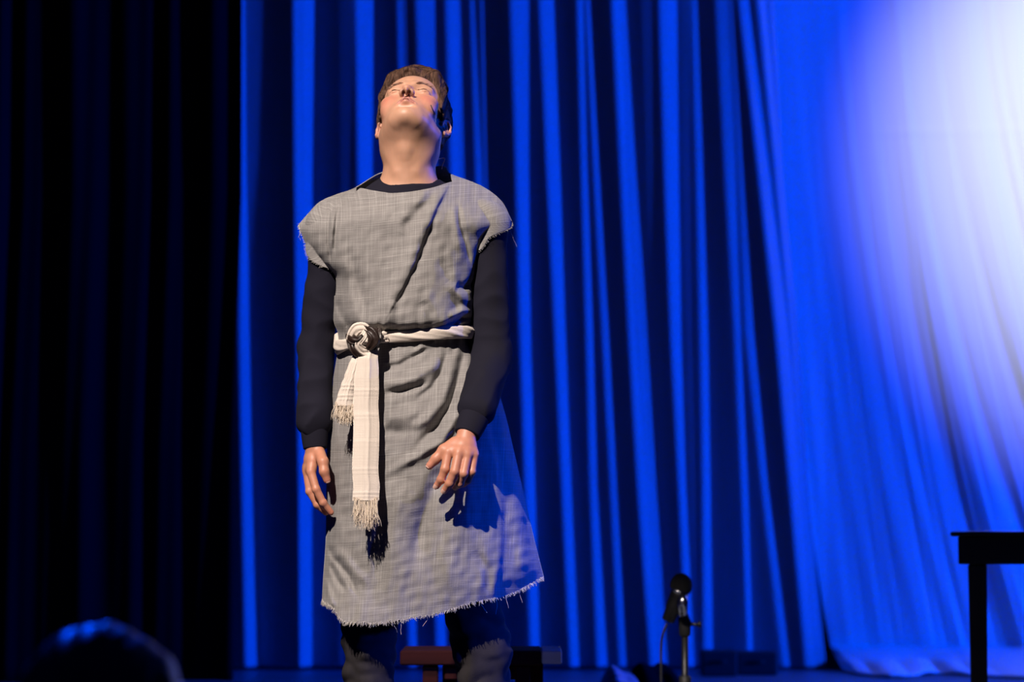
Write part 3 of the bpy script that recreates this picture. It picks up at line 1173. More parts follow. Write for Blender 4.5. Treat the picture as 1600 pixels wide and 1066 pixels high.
# creases of the front: points, width in pixels, depth in metres (+ towards the viewer), asymmetry
CREASES = [
    ([(706, 286), (685, 325), (668, 368), (652, 410), (632, 452), (603, 503)], 5, -.0085, 1),
    ([(697, 290), (674, 330), (655, 372), (640, 410), (618, 455), (592, 500)], 12, .010, 0),
    ([(690, 292), (660, 324), (640, 347), (630, 365)], 9, -.004, 0),
    ([(672, 292), (645, 322), (628, 345)], 9, .006, 0),
    ([(592, 304), (604, 322), (622, 338)], 14, -.0075, 0),
    ([(517, 316), (513, 345), (513, 380), (518, 418)], 3.2, -.007, 0),
    ([(536, 302), (527, 335), (523, 370), (522, 405)], 3.4, -.007, 0),
    ([(526, 306), (520, 345), (518, 390)], 4.5, .006, 0),
    ([(545, 385), (556, 430), (570, 480), (572, 515)], 8, -.006, 0),
    ([(537, 400), (545, 450), (556, 505)], 9, .006, 0),
    ([(524, 470), (535, 495), (548, 515)], 6, -.007, 0),
    ([(716, 318), (720, 350), (729, 385), (737, 420)], 4, -.007, 0),
    ([(708, 320), (712, 355), (722, 395)], 6, .005, 0),
    ([(742, 440), (725, 450), (712, 447)], 7, -.010, 0),
    ([(742, 475), (722, 466), (700, 440)], 8, .008, 0),
    ([(742, 497), (722, 497), (700, 508), (680, 516)], 5, -.010, 0),
    ([(742, 487), (722, 486), (700, 496)], 6, .009, 0),
    ([(690, 400), (702, 440), (712, 470), (715, 492)], 9, -.006, 0),
    ([(660, 470), (672, 490), (676, 512)], 7, -.005, 0),
    ([(618, 470), (608, 495), (598, 515)], 7, .006, 0),
    ([(575, 330), (610, 345), (650, 350), (690, 342)], 16, .004, 0),
    # skirt
    ([(600, 614), (625, 612), (648, 606), (668, 598)], 5, -.007, 0),
    ([(596, 600), (630, 598), (660, 585), (690, 562)], 8, .010, 0),
    ([(597, 575), (625, 570), (650, 556), (672, 540)], 5, -.007, 0),
    ([(640, 555), (670, 540), (685, 528)], 5, .005, 0),
    ([(650, 625), (675, 605), (690, 580), (698, 550)], 5, -.008, 0),
    ([(722, 552), (716, 590), (704, 630), (684, 664), (655, 692)], 6, -.013, 0),
    ([(710, 550), (703, 590), (690, 628), (668, 655), (640, 672)], 8, .009, 0),
    ([(733, 555), (728, 600), (716, 648), (690, 690), (650, 715), (605, 738)], 7, .010, 0),
    ([(742, 570), (738, 610), (725, 655)], 4, -.009, 0),
    ([(600, 655), (630, 652), (660, 640)], 9, .006, 0),
    ([(598, 675), (630, 676), (655, 668)], 8, -.005, 0),
    ([(712, 690), (692, 740), (672, 780), (660, 820), (652, 870)], 13, -.015, 0),
    ([(740, 740), (722, 800), (705, 860), (700, 930)], 20, .010, 0),
    ([(640, 750), (625, 800), (618, 860), (615, 940)], 20, .009, 0),
    ([(560, 700), (548, 760), (545, 830)], 14, -.006, 0),
    ([(598, 800), (590, 860), (598, 920)], 10, -.004, 0),
    ([(516, 880), (526, 905), (540, 925)], 5, -.010, 0),
    ([(512, 850), (520, 870), (545, 900), (560, 935)], 5, -.008, 0),
    ([(524, 855), (548, 885), (575, 915)], 8, .007, 0),
    ([(505, 900), (515, 930), (522, 950)], 5, .009, 0),
    ([(742, 860), (760, 890), (765, 930)], 8, -.006, 0),
    ([(820, 800), (828, 850), (838, 890)], 9, -.005, 0),
    ([(806, 790), (812, 840), (820, 900)], 10, .006, 0),
]
SEAM = [(742, 560), (758, 640), (776, 720), (786, 790), (785, 860), (776, 930), (772, 960)]


def tunic_sheet(front, nu=300, nv=620):
    G = control(front)
    A = cr_interp(G, nv)
    A = np.swapaxes(cr_interp(np.swapaxes(A, 0, 1), nu), 0, 1)   # nv, nu, 3
    px, py, Y = A[..., 0].copy(), A[..., 1].copy(), A[..., 2].copy()
    u = np.linspace(0, 1, nu)[None, :]
    edge = np.clip(np.minimum(u, 1 - u) / .05, 0, 1) * np.ones_like(px)
    topf = np.clip((np.arange(nv)[:, None] / nv) / .02, .25, 1)
    if front:
        D = np.zeros_like(px)
        for pts, wd, dep, asym in CREASES:
            d, t = seg_dist(px, py, pts)
            fall = np.minimum(1, np.minimum(t, 1 - t) * 5 + .15)
            wl = wd * (np.where(d > 0, .55, 1.5) if asym else 1)
            D += dep * (1 if asym else 1.3) * np.exp(-(d / wl) ** 2) * fall
        d, t = seg_dist(px, py, SEAM)
        # the front panel overlaps the flaring side
        D += .020 / (1 + np.exp(np.clip(-d / 2.2, -30, 30))) * np.clip((py - 590) / 60, 0, 1) * np.clip((px - 610) / 120, 0, 1) ** 2
        D += .0022 * noise3(px / 100, py / 100 * .8, 0, 51, .9, 3.5, 10) + .0009 * noise3(px / 100, py / 100, 0, 52, 4, 9, 10)
        # gathers running away from the belt
        gb = np.exp(-np.abs(py - 533) / 26)
        D += .0045 * noise1(px / 100 + .0009 * (py - 533), 55, 3, 9) * gb
        Y = Y - D * edge * topf
    else:
        Y = Y + .012 * noise1(px / 100, 61, .8, 3) * edge * np.clip((py - 540) / 200, 0, 1)
    V = Wa(px, py, Y)
    V = np.stack([V[..., 0], V[..., 1], V[..., 2]], -1)
    uvs = np.stack([px / 690 + .02 * (py / 690) * (py / 690), py / 690 + .05 * np.sin((px - 640) / 80) * .3], -1)
    # ragged cut edges
    jit = .0016 * noise1(np.arange(nu) * .35, 71, .3, 2)
    V[-1, :, 2] += jit + .001 * rng.normal(size=nu)
    V[-2, :, 2] += jit * .5
    return V, uvs, px, py


Vf, UVf, PXf, PYf = tunic_sheet(True)
Vb, UVb, _, _ = tunic_sheet(False)
nv, nu = Vf.shape[:2]
# below the arm holes both sheets share their side edges
k0 = int(nv * 5.0 / 16)


def clear_of_shirt(V, last):
    V = V.copy()
    n_, m2, _ = V.shape
    for it in range(3):
        moved = np.zeros((n_, m2, 3))
        for i in range(last):
            for j in range(m2):
                p = Vector(V[i, j])
                loc, nrm, ii, dd = SB.find_nearest(p, .05)
                if loc is None:
                    continue
                sd = (p - loc).dot(nrm)
                if sd < .007:
                    moved[i, j] = np.array(nrm) * min(.05, .007 - sd)
        # spread the push so that the cloth stays smooth
        for _ in range(3):
            q = np.pad(moved, ((1, 1), (1, 1), (0, 0)), mode='edge')
            moved = np.maximum(np.abs(moved), 0) * np.sign(moved) * .4 + .6 * (q[:-2, 1:-1] + q[2:, 1:-1] + q[1:-1, :-2] + q[1:-1, 2:]) / 4
        V += moved * 1.05
    return V


Vf = clear_of_shirt(Vf, int(nv * .36))
Vb = clear_of_shirt(Vb, int(nv * .36))
for j in list(range(0, int(nu * 4.0 / 12))) + list(range(int(nu * 9.0 / 12), nu)):
    m0 = (Vf[0, j] + Vb[0, j]) / 2
    Vf[0, j] = Vb[0, j] = m0
V = np.concatenate([Vf.reshape(-1, 3), Vb.reshape(-1, 3)])
UV = np.concatenate([UVf.reshape(-1, 2), UVb.reshape(-1, 2)])
F1 = grid_faces(nu, nv)[:, ::-1]
F2 = grid_faces(nu, nv, nu * nv)
extra = []
o2 = nu * nv
for i in range(k0, nv - 1):
    for c in (0, nu - 1):
        a_, b_ = i * nu + c, (i + 1) * nu + c
        q = (a_, b_, b_ + o2, a_ + o2)
        extra.append(q if c == 0 else q[::-1])
jr = int(nu * 3.6 / 12)
for j in list(range(0, int(nu * 4.0 / 12))) + list(range(int(nu * 8.0 / 12), nu - 1)):
    extra.append((j, j + 1, j + 1 + o2, j + o2))
Fall = np.concatenate([F1, F2, np.array(extra)])
tunic = mesh_np('tunic', V, Fall, M_linen, root, uv=UV)
md = tunic.modifiers.new('thickness', 'SOLIDIFY')
md.thickness = 0.0022
md.offset = -1
TB = BVHTree.FromPolygons([Vector(a) for a in V], [tuple(int(i) for i in q) for q in Fall])

# frayed edges: hem, arm holes, loose threads
parts = []


def thread(p, d, ln, r=.0005, curl=.3):
    pts = [np.array(p)]
    d = np.array(d, float)
    d /= np.linalg.norm(d)
    n = 5 if ln < .02 else 12
    for i in range(n - 1):
        d = d + rng.normal(size=3) * curl * .35 + np.array([0, 0, -.05])
        d /= np.linalg.norm(d)
        pts.append(pts[-1] + d * ln / (n - 1))
    parts.append(tube(pts, np.linspace(r, r * .6, n), 4, False))


for j in range(2, nu - 2, 1):
    for rep in range(2):
        p = Vf[-1, j] * (1 - .5 * rep) + Vf[-1, min(j + 1, nu - 1)] * .5 * rep
        thread(p + np.array([0, 0, .002]), (rng.normal() * .45 + (.25 if j > nu * .6 else -.1), rng.normal() * .2, -1), .004 + .008 * rng.random() ** 1.5, .00065)
for i in range(int(nv * .02), k0, 2):
    thread(Vf[i, 0] + np.array([.001, 0, 0]), (-1, rng.normal() * .3, -.5 + rng.normal() * .4), .003 + .004 * rng.random())
    thread(Vf[i, -1] - np.array([.001, 0, 0]), (1, rng.normal() * .3, -.8 + rng.normal() * .4), .003 + .004 * rng.random())
for a_, d_, ln in ((W(470, 356, .02), (-.2, 0, -1), .030), (W(474, 364, .015), (.1, 0, -1), .035), (W(472, 360, .02), (-.8, 0, -.8), .02),
                   (W(782, 352, .0), (.12, -.05, -1), .20), (W(790, 350, .01), (.3, 0, -1), .06),
                   (W(626, 971, -.14), (.3, 0, -1), .03), (W(612, 972, -.14), (.4, 0, -.6), .028), (W(790, 930, -.08), (.3, 0, -1), .03),
                   (W(775, 936, -.09), (.5, 0, -1), .035), (W(810, 922, -.05), (.5, 0, -.9), .03), (W(748, 942, -.11), (.9, 0, -.7), .03),
                   (W(846, 906, .03), (-.4, 0, -1), .02), (W(680, 960, -.14), (-1, 0, -.3), .04)):
    thread(a_, d_, ln, .0006, .35)
v2, f2 = merge(parts)
fr = mesh_np('frayed_edge', v2, f2, M_thread, tunic, kind='stuff')

# ------------------------------------------------------------------ sash
CY0 = 0.0


def belt_center(th):
    """th 0 = image left side, pi/2 = front, pi = image right side, up to 2 pi behind"""
    s = .5 - .5 * math.cos(th)
    px = 527 + (739 - 527) * s
    fr_ = math.sin(th)
    py = np.interp(px, [527, 545, 568, 600, 650, 700, 739], [543, 537, 531, 527, 524, 519, 519])
    Y = -.1195 * abs(fr_) ** .75 if fr_ >= 0 else .103 * abs(fr_) ** .75
    if fr_ < 0:
        py = 530
    return W(px, py, Y), px


n, m_ = 200, 28
V, uvs = [], []
for i in range(n):
    th = 2 * math.pi * i / n
    c, px = belt_center(th)
    c2, _ = belt_center(th + .02)
    T = c2 - c
    T /= np.linalg.norm(T)
    up = np.array([0, 0, 1.0])
    out = np.cross(up, T)
    out /= np.linalg.norm(out)
    if np.dot(out, c - np.array([X0, 0, c[2]])) < 0:
        out = -out
    hh = np.interp(px, [527, 545, 590, 640, 700, 739], [.0165, .012, .0125, .0135, .0150, .0150]) if math.sin(th) >= 0 else .015
    for k in range(m_):
        a_ = 2 * math.pi * k / m_
        tw = a_ * 1.0 + th * 2.2
        rip = 1 + .10 * math.sin(4 * tw + 1) + .07 * math.sin(7 * tw + 2 * th)
        V.append(c + up * math.sin(a_) * hh * (1 + .3 * (rip - 1)) + out * math.cos(a_) * .0075 * (1 + 1.6 * (rip - 1)))
        uvs.append((i / n * 1.0, a_ * .02 + .3 * i / n))
F_ = [tuple(int(q) for q in r) for r in grid_faces(m_, n, 0, True)]
for k in range(m_):
    F_.append(((n - 1) * m_ + k, (n - 1) * m_ + (k + 1) % m_, (k + 1) % m_, k))
sash = mesh_np('sash', np.array(V), F_, M_sash, root, uv=np.array(uvs))


def strip_part(name, rows, thick, seed, nfold, parent, bands=()):
    """a hanging band of cloth: rows of (left px, right px, py, Y); softly pleated along its length"""
    R = np.array(rows, float)
    nvv, nuu = 160, 40
    t = np.linspace(0, 1, nvv)
    tt = np.linspace(0, 1, len(R))
    L, Rr, PY, YY = [np.interp(t, tt, R[:, q]) for q in range(4)]
    u_ = np.linspace(0, 1, nuu)
    front, back, uvf = [], [], []
    for i in range(nvv):
        px = L[i] + (Rr[i] - L[i]) * u_ + .8 * noise1(t[i] + 0 * u_, seed + 5, 3, 9)
        e = (1 - np.abs(2 * u_ - 1) ** 4)
        pleat = .0022 * noise1(u_ * 1.0 + .05 * t[i], seed, 1.0, nfold * .7, 8) * (1 - .3 * t[i])
        seam_ = -.002 * np.exp(-((u_ - .62 + .04 * t[i]) / .05) ** 2) - .001 * np.exp(-((u_ - .40) / .04) ** 2)
        bnd = sum(.0010 * math.exp(-((PY[i] - b) / 2.0) ** 2) + .0007 * math.exp(-((PY[i] - b - 6) / 1.5) ** 2) for b in bands)
        Yf = YY[i] - thick * e - pleat * e - seam_ * -1 * e - bnd
        py = PY[i] + 2 * (u_ - .5) ** 2
        front.append(Wa(px, py, Yf))
        back.append(Wa(px, py, YY[i] + .001 * e))
        uvf.append(np.stack([px / 690, py / 690], -1))
    Vv = np.concatenate([np.concatenate(front), np.concatenate(back)])
    Uv = np.concatenate([np.concatenate(uvf)] * 2)
    ff = np.concatenate([grid_faces(nuu, nvv)[:, ::-1], grid_faces(nuu, nvv, nuu * nvv)])
    ex = []
    o = nuu * nvv
    for i in range(nvv - 1):
        ex.append((i * nuu, (i + 1) * nuu, (i + 1) * nuu + o, i * nuu + o))
        ex.append((i * nuu + nuu - 1, i * nuu + nuu - 1 + o, (i + 1) * nuu + nuu - 1 + o, (i + 1) * nuu + nuu - 1))
    for j in range(nuu - 1):
        ex.append((j, j + o, j + 1 + o, j + 1))
        q = (nvv - 1) * nuu
        ex.append((q + j, q + j + 1, q + j + 1 + o, q + j + o))
    return mesh_np(name, Vv, np.concatenate([ff, np.array(ex)]), M_sash, parent, uv=Uv)


short = strip_part('sash_tail', [(556, 570, 545, -.142), (546, 564, 566, -.152), (537, 559, 590, -.156), (528, 554, 615, -.158), (523, 553, 634, -.160)],
                   .006, 81, 3, sash, bands=(602, 618))
longt = strip_part('sash_tail', [(563, 590, 543, -.150), (557, 591, 560, -.158), (553, 591.5, 590, -.162), (552, 592, 640, -.166), (551, 592, 700, -.178),
                                 (551, 592, 750, -.186), (551, 593, 782, -.190)], .007, 83, 4, sash, bands=(610, 648, 690, 733, 770))
# fringes: knotted groups of threads
def fringe(parent, spots, ln, seed):
    parts_ = []
    r = np.random.default_rng(seed)
    for px, py, Y, tx in spots:
        base = W(px, py, Y)
        for q in range(34):
            p = base + np.array([r.normal() * .0024, r.normal() * .0018, .009 * r.random()])
            end = base + np.array([(tx - px) / 690 + r.normal() * .0045, r.normal() * .004, -ln * (.6 + .55 * r.random())])
            mid = p * .5 + end * .5 + np.array([r.normal() * .0018, r.normal() * .002, 0])
            k1 = p * .75 + end * .25 + np.array([(base[0] - p[0]) * .3, 0, 0])
            k2 = mid * .5 + end * .5 + r.normal(size=3) * .002
            parts_.append(tube([p, k1, mid, k2, end + r.normal(size=3) * .002], [.0008, .0008, .0007, .0007, .0004], 4, False))
    a_, b_ = merge(parts_)
    return mesh_np('fringe', a_, b_, M_fringe, parent, kind='stuff')


fringe(longt, [(555, 783, -.194, 557), (562, 785, -.196, 561), (568, 786, -.196, 569), (576, 787, -.196, 578), (582, 786, -.196, 582), (588, 783, -.194, 585)], .052, 3)
fringe(short, [(526, 634, -.162, 527), (532, 637, -.164, 533), (538, 639, -.165, 539), (545, 639, -.165, 545), (550, 637, -.164, 549)], .034, 4)

# knot: cream loops wrapped over a dark piece
def loop_tube(pts, R, n=14):
    P = np.array([W(*p) for p in pts])
    A = cr_interp(P[:, None, :], 40)[:, 0]
    rr = np.array(R, float)
    rr = np.stack([np.interp(np.linspace(0, 1, 40), np.linspace(0, 1, len(rr)), rr[:, q]) for q in (0, 1)], -1)
    return tube(A, rr, n)


uvk = lambda v_: np.stack([v_[:, 0] * .7 + v_[:, 1], v_[:, 2]], -1)
def wrap(pts, wd, th, seed, nf=3.0):
    """a flat, rumpled band of cloth through the points; wd = half widths along it"""
    P = np.array([W(*p) for p in pts])
    n_, m2 = 46, 30
    A = cr_interp(P[:, None, :], n_)[:, 0]
    wd_ = np.interp(np.linspace(0, 1, n_), np.linspace(0, 1, len(wd)), wd)
    T = np.gradient(A, axis=0)
    T /= np.linalg.norm(T, axis=1)[:, None]
    V_ = []
    for i in range(n_):
        side = np.cross(T[i], np.array([0, -1.0, 0]))
        side /= np.linalg.norm(side) + 1e-9
        nrm = np.cross(side, T[i])
        if nrm[1] > 0:
            nrm = -nrm
        for k in range(m2):
            a_ = 2 * math.pi * k / m2
            cx, cy = math.cos(a_), math.sin(a_)
            q = cx + .12 * math.sin(i * .11 + seed)
            r = .0022 * math.sin(q * nf * 3.1 + seed + i * .03) + .0012 * math.sin(q * nf * 6.3 + seed * 2 + i * .06)
            ex = math.copysign(abs(cx) ** .8, cx)
            V_.append(A[i] + side * ex * wd_[i] + nrm * (cy * th + (r if cy > 0 else 0) * abs(cy) ** .5))
    F_ = [tuple(int(q) for q in r) for r in grid_faces(m2, n_, 0, True)]
    F_.append(tuple(range(m2))[::-1])
    F_.append(tuple((n_ - 1) * m2 + k for k in range(m2)))
    return np.array(V_), F_


cream = [wrap([(552, 548, -.138), (549, 530, -.150), (557, 515, -.158), (569, 513, -.160), (577, 522, -.160)], [.008, .012, .014, .012, .008], .007, 1.0),
         wrap([(572, 516, -.158), (567, 527, -.166), (560, 538, -.166), (566, 548, -.160), (575, 552, -.156)], [.007, .009, .009, .011, .014], .007, 2.2),
         wrap([(604, 526, -.122), (590, 529, -.136), (578, 536, -.146)], [.014, .012, .009], .006, 3.0)]
v2, f2 = merge(cream)
mesh_np('knot', v2, f2, M_sash, sash, uv=uvk(v2))
dark = [wrap([(570, 512, -.158), (580, 519, -.168), (584, 532, -.170), (576, 545, -.162)], [.005, .0125, .0135, .008], .007, 4.1, 2),
        wrap([(592, 515, -.145), (589, 530, -.158), (582, 545, -.156)], [.007, .010, .008], .006, 5.1, 2),
        wrap([(545, 524, -.146), (552, 531, -.164), (560, 531, -.170), (567, 524, -.170)], [.010, .011, .008, .004], .006, 6.3, 2),
        wrap([(547, 530, -.148), (551, 543, -.160), (558, 552, -.158), (566, 558, -.150)], [.009, .010, .009, .006], .006, 7.7, 2)]
v2, f2 = merge(dark)
kd = mesh_np('knot_binding', v2, f2, M_darkknot, sash)
kd['label'] = 'dark brown wrap on the knot'
# the worn seam that runs down the long tail
P = np.array([W(574 + 1.6 * math.sin(i * .7), 560 + i * 6.2, np.interp(560 + i * 6.2, [560, 590, 640, 700, 782], [-.1655, -.1690, -.1735, -.1855, -.1975])) for i in range(36)])
mesh_np('loose_seam', *tube(P, [(.0009 + .0006 * abs(math.sin(i * 1.1)), .0014) for i in range(36)], 6), mat('tan_thread', (.42, .26, .14), .9), longt)

# ------------------------------------------------------------------ headset microphone
hm_pts = []
for px, py in ((673, 164), (676, 171), (680, 178), (683, 184), (688, 191)):
    q = hit(BV, px, py, .004)
    if q is not None:
        hm_pts.append(q)
if len(hm_pts) >= 3:
    v2, f2 = tube(hm_pts, [.0011] * len(hm_pts), 6)
else:
    v2, f2 = tube([W(673, 164, -.06), W(683, 184, -.03)], [.001, .001], 6)
hs_ob = mesh_np('headset_microphone', v2, f2, M_wireblack, root)
P = cr_interp(np.array([W(697, 206, .03), W(688, 214, .005), W(685.5, 224, -.012), W(684, 233, -.01), W(684.5, 243, .0), W(685, 248, .02),
                        W(692, 247, .03), W(695, 249, .03), W(692, 256, .03), W(690, 264, .04)])[:, None, :], 60)[:, 0]
mesh_np('cable', *tube(P, [.0013] * 60, 6), M_wire, hs_ob)
P = cr_interp(np.array([W(598, 206, .02), W(601, 212, -.002), W(604, 217, -.022), W(606, 219, -.03)])[:, None, :], 20)[:, 0]
mesh_np('ear_hook', *tube(P, [.0012] * 20, 6), M_wire, hs_ob)

# ------------------------------------------------------------------ microphone on its stand
YM = 2.05
mp = (YM + DP) / F_PX
ms = empty('microphone_stand', 'black microphone stand behind the performer, in front of the blue curtain', 'microphone stand', (W(1070, 1000, YM)[0], YM, 0))
bx_ = W(1070, 1000, YM)[0]
ztop = W(1070, 972, YM)[2]
mesh_np('pole', *tube([(bx_, YM, .02), (bx_, YM, .20), (bx_, YM, .21), (bx_, YM, ztop)], [.014, .014, .011, .011], 20), M_metal, ms)
mesh_np('clutch', *tube([(bx_, YM, .19), (bx_, YM, .195), (bx_, YM, .25), (bx_, YM, .255)], [.013, .019, .019, .013], 20), M_rubber, ms)
mesh_np('round_base', *tube([(bx_, YM, .001), (bx_, YM, .004), (bx_, YM, .018), (bx_, YM, .028)], [.118, .122, .118, .02], 40), M_metal, ms)
mesh_np('swivel', *tube([(bx_, YM, ztop - .045), (bx_, YM, ztop - .04), (bx_, YM, ztop + .0), (bx_ - .006, YM, ztop + .02), (bx_ - .012, YM, ztop + .035)],
                        [.013, .018, .020, .017, .010], 20), M_rubber, ms)
kn = mesh_np('wing_screw', *tube([W(1076, 975, YM - .01), W(1086, 976, YM - .015), W(1090, 976, YM - .015), W(1092, 976, YM - .015), W(1096, 976, YM - .015)],
                                 [.006, .005, .006, .011, .008], 14), M_metal, ms)
mic = empty('microphone', 'handheld microphone with black foam cap tilted on its low stand', 'microphone', W(1050, 960, YM - .03))
a_, b_ = W(1043, 972, YM - .03), W(1063, 922, YM - .03)
mesh_np('handle', *tube([a_, a_ + (b_ - a_) * .05, a_ + (b_ - a_) * .5, a_ + (b_ - a_) * .8, b_], [.013, .020, .024, .027, .030], 24), M_metal, mic)
c_ = W(1064, 915, YM - .03)
v2, f2 = tube([c_ + np.array([0, 0, .038 * math.sin(q)]) * 1.0 for q in np.linspace(-1.5, 1.5, 16)], [.034 * math.cos(q) + .0005 for q in np.linspace(-1.5, 1.5, 16)], 28)
mesh_np('foam_cap', v2, f2, M_foam, mic)
mesh_np('collar_ring', *tube([b_ - (b_ - a_) * .12, b_ - (b_ - a_) * .02], [.0305, .0315], 24), M_chrome, mic)
cl = mesh_np('clip', *tube([W(1066, 962, YM - .02), W(1066, 955, YM - .055), W(1067, 940, YM - .07), W(1066, 928, YM - .06)], [.012, .017, .018, .010], 18), M_chrome, ms)
cb_pts = cr_interp(np.array([W(1042, 975, YM - .03), W(1036, 990, YM - .03), W(1033, 1012, YM - .02), W(1033, 1060, YM - .02), W(1034, 1130, YM - .04),
                             (W(1036, 1200, YM)[0], YM - .05, .008), (bx_ - .3, YM + .1, .006)])[:, None, :], 60)[:, 0]
mcab = mesh_np('cable', *tube(cb_pts, [.0038] * 60, 8), M_rubber, mic)

# ------------------------------------------------------------------ stool behind the performer
YS = 1.05
st = empty('wooden_stool', 'red-brown wooden stool with one end coloured paler as if lit, standing behind the performer', 'stool', (W(750, 1030, YS)[0], YS, 0))
xl, xr = W(625, 1030, YS)[0], W(878, 1030, YS)[0]
xm = W(846, 1030, YS)[0]
zt, zb = W(750, 1017, YS)[2], W(750, 1040, YS)[2]
seat = mesh_np('seat', *box(((xl + xm) / 2, YS + .13, (zt + zb) / 2), (xm - xl, .26, zt - zb), .004), M_stool, st, smooth=False)
mesh_np('seat_lit_end', *box(((xm + xr) / 2 + .0005, YS + .13, (zt + zb) / 2 + .002), (xr - xm, .262, zt - zb - .004), .003), M_lit_end, st, smooth=False,
        label='end of the seat, coloured paler for the light on it')  # lighter block paints in the blue light on this overhang
for px in (672, 700, 817, 838):
    x = W(px, 1050, YS)[0]
    for dy in ((.04,) if px in (672, 817) else (.22,)):
        mesh_np('leg', *box((x, YS + dy, zb / 2 + .001), (.042, .036, zb - .004), .004), M_stool, st, smooth=False)
x1, x2 = W(665, 1050, YS)[0], W(845, 1050, YS)[0]
mesh_np('apron', *box(((x1 + x2) / 2, YS + .04, zb - .021), (x2 - x1 - .1, .02, .038), .003), M_stool, st, smooth=False)
mesh_np('stretcher', *box(((x1 + x2) / 2, YS + .13, .10), (x2 - x1 - .06, .025, .03), .003), M_stool, st, smooth=False)

# ------------------------------------------------------------------ table on the right
YT = 1.75
tb = empty('side_table', 'dark wooden table at the right edge, in front of the white sheet', 'table', (W(1533, 970, YT)[0], YT + .045, 0))
xa = W(1490, 835, YT)[0]
ztp = W(1500, 831, YT)[2]
wt = 1.1
mesh_np('table_top', *box((xa + wt / 2, YT + .28, ztp - .007), (wt, .60, .014), .004), M_table, tb, smooth=False)
xap = W(1502, 860, YT)[0]
zap = W(1502, 882, YT)[2]
mesh_np('apron', *box((xa + wt / 2, YT + .28, (ztp - .014 + zap) / 2), (wt - 2 * (xap - xa), .54, ztp - .014 - zap), .003), M_table, tb, smooth=False)
lx = W(1533, 970, YT)[0]
for x in (lx, xa + wt - (lx - xa)):
    for y in (YT + .045, YT + .515):
        xo = x
        mesh_np('leg', *box((xo, y, zap / 2 + .001), (.056, .05, zap - .002), .005, taper=.8), M_table, tb, smooth=False)

tb.rotation_euler = (0, 0, math.radians(-11))

# ------------------------------------------------------------------ low things on the stage floor
for i, (l, r, t_, b__, Yq, lab) in enumerate(((1095, 1150, 1016, 1047, 6.25, 'low black equipment case by the curtain foot, left of a wider one'),
                                              (1150, 1212, 1018, 1047, 6.35, 'low wide black equipment case near the right end of the curtain foot'))):
    xa_, xb_ = W(l, 1030, Yq)[0], W(r, 1030, Yq)[0]
    zz_ = W(l, t_, Yq)[2]
    e_ = empty('equipment_case', lab, 'case', ((xa_ + xb_) / 2, Yq, 0), group='equipment cases at the curtain foot')
    mesh_np('shell', *box(((xa_ + xb_) / 2, Yq, zz_ / 2), (xb_ - xa_, .16, zz_), .008), M_case, e_, smooth=False)
    mesh_np('handle', *tube([((xa_ + xb_) / 2 - .03, Yq - .082, zz_ * .6), ((xa_ + xb_) / 2 - .03, Yq - .095, zz_ * .6), ((xa_ + xb_) / 2 + .03, Yq - .095, zz_ * .6),
                             ((xa_ + xb_) / 2 + .03, Yq - .082, zz_ * .6)], [.004] * 4, 8), M_metal, e_)
# dark bundle and striped cloth
Yq = 4.6


def lump(name, l, r, top, Yq, dep, seed, material, label, cat):
    xa_, xb_ = W(l, 1040, Yq)[0], W(r, 1040, Yq)[0]
    zt_ = W(l, top, Yq)[2]
    n1, n2 = 70, 40
    V, uvs = [], []
    for i in range(n2):
        for j in range(n1):
            u_, w_ = j / (n1 - 1), i / (n2 - 1)
            eu, ew = 1 - abs(2 * u_ - 1) ** 3.5, 1 - abs(2 * w_ - 1) ** 3
            z = .004 + zt_ * max(0, eu * ew) ** .6 * (1 + .18 * math.sin(u_ * 9 + seed) * math.cos(w_ * 5 + seed) - .25 * u_)
            V.append((xa_ + (xb_ - xa_) * u_ + .012 * math.sin(w_ * 9 + seed), Yq + dep * (w_ - .5) + .01 * math.sin(u_ * 13), z))
            uvs.append((u_, w_))
    o = mesh_np(name, np.array(V), grid_faces(n1, n2), material, uv=np.array(uvs), origin=((xa_ + xb_) / 2, Yq, 0))
    o['label'] = label
    o['category'] = cat
    return o


M_stripe = bpy.data.materials.new('striped_cloth')
M_stripe.use_nodes = True
nt = M_stripe.node_tree
uvn = nt.nodes.new('ShaderNodeUVMap')
wv = nt.nodes.new('ShaderNodeTexWave')
wv.inputs['Scale'].default_value = 5
wv.bands_direction = 'Y'
rp = nt.nodes.new('ShaderNodeValToRGB')
rp.color_ramp.elements[0].color = (.04, .05, .10, 1)
rp.color_ramp.elements[1].color = (.35, .38, .5, 1)
nt.links.new(uvn.outputs[0], wv.inputs['Vector'])
nt.links.new(wv.outputs[0], rp.inputs[0])
nt.links.new(rp.outputs[0], nt.nodes['Principled BSDF'].inputs['Base Color'])
lump('folded_cloth', 933, 1003, 1044, 4.3, .5, 1.2, M_stripe, 'striped folded cloth lying on the stage floor left of the microphone', 'cloth')
lump('fabric_bundle', 978, 1066, 1036, 4.9, .35, 2.2, M_black, 'dark heap of fabric on the floor behind the microphone', 'bundle')

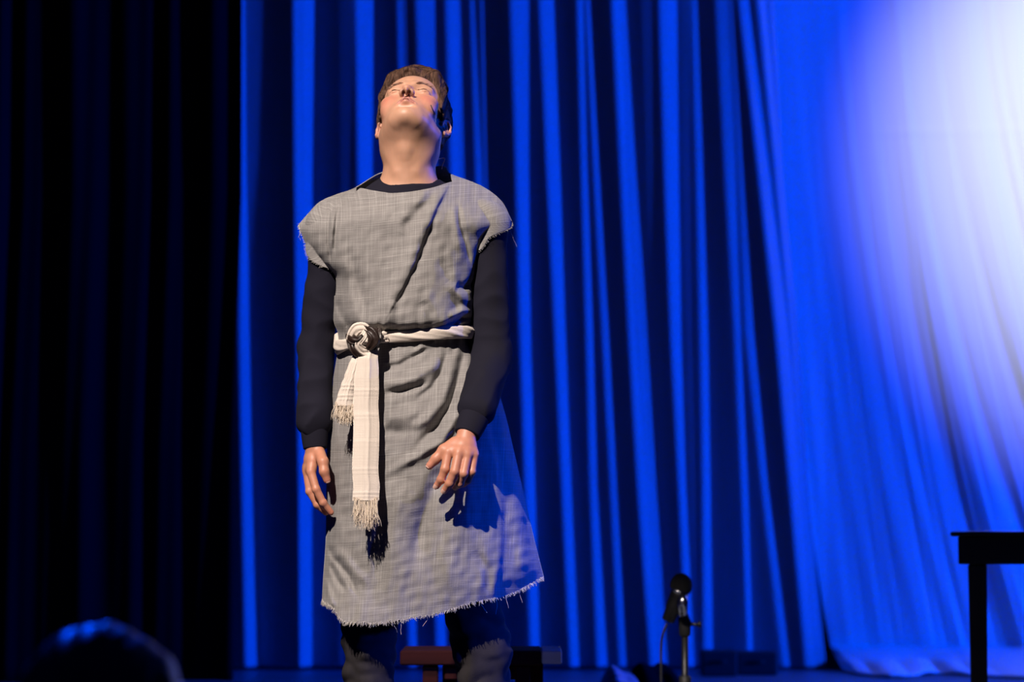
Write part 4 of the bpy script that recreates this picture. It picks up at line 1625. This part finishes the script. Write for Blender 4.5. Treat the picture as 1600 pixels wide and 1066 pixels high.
# ------------------------------------------------------------------ audience member, low in the left corner
aud = empty('person', 'dark-haired spectator whose head rises out of focus in the bottom left corner', 'person', (-0.55, -2.95, -0.75))
YA = -2.95
ac = W(160, 1152, YA)
A = ac
af = Field(axis((A[0] - .28, A[0] + .28, .006)), axis((YA - .16, YA + .30, .006)), axis((-0.76, A[2] + .16, .006)))
af.ell(A + np.array([0, 0, .0]), (.078, .097, .100), .01)
af.ell(A + np.array([0, .04, -.06]), (.058, .055, .065), .03)
af.ell(A + np.array([0, .098, -.045]), (.012, .02, .016), .01)
for s in (-1, 1):
    af.ell(A + np.array([s * .082, .005, -.03]), (.008, .02, .03), .006)
af.cone(A + np.array([0, -.01, -.08]), A + np.array([0, -.03, -.22]), .058, .065, .03)
af.cone(A + np.array([-.15, -.03, -.26]), A + np.array([.15, -.03, -.26]), .055, .055, .05)
af.ell(A + np.array([0, -.03, -.42]), (.17, .11, .24), .05)
af.ell(A + np.array([0, -.01, -.68]), (.17, .13, .14), .06)
for s in (-1, 1):
    af.chain([A + np.array([s * .18, -.03, -.27]), A + np.array([s * .21, .0, -.54]), A + np.array([s * .13, .19, -.66])], [.05, .04, .03], .02)
    af.chain([A + np.array([s * .09, .0, -.74]), A + np.array([s * .10, .24, -.76])], [.085, .06], .03)
    zk = A[2] - .76
    af.chain([A + np.array([s * .10, .23, -.76]), np.array([A[0] + s * .10, YA + .21, -.69])], [.055, .035], .03)
v, f = af.mesh()
ab = mesh_np('body', v, f, mat('spectator_clothes_and_skin', (0.05, 0.05, 0.06), .8), aud)
ah = Field(axis((A[0] - .13, A[0] + .13, .004)), axis((YA - .15, YA + .13, .004)), axis((A[2] - .14, A[2] + .16, .004)))
ah.ell(A + np.array([0, -.012, .012]), (.092, .104, .106), .01)
ah.ell(A + np.array([0, -.03, -.05]), (.080, .080, .08), .03)
ah.F = smax(ah.F, -(((-ah.ax[2][None, None, :] + A[2] + .045) * .0 + (YA + .055 - ah.ax[1][None, :, None]) + .3 * (ah.ax[2][None, None, :] - A[2]).clip(0))).astype(np.float32) * 1.0 + 0 * ah.F, .01)
v, f = ah.mesh()
v = v + .0022 * noise3(v[:, 0], v[:, 1] * .3, v[:, 2] * .4, 77, 20, 60)[:, None] * (v - A) / np.linalg.norm(v - A, axis=1)[:, None]
mesh_np('hair', v, f, M_hair2, aud)
# the seat the spectator sits on
ch = empty('audience_chair', 'dark chair under the spectator in the bottom left corner', 'chair', (A[0], YA, -0.75))
zs = A[2] - .868
mesh_np('seat', *box((A[0], YA + .06, zs), (.44, .44, .05), .015), M_case, ch, smooth=False)
for sx in (-1, 1):
    for sy in (-1, 1):
        mesh_np('leg', *box((A[0] + sx * .19, YA + .06 + sy * .19, (zs - .025 - .75) / 2 + .001), (.03, .03, zs - .025 + .75 - .002), .004), M_metal, ch, smooth=False)
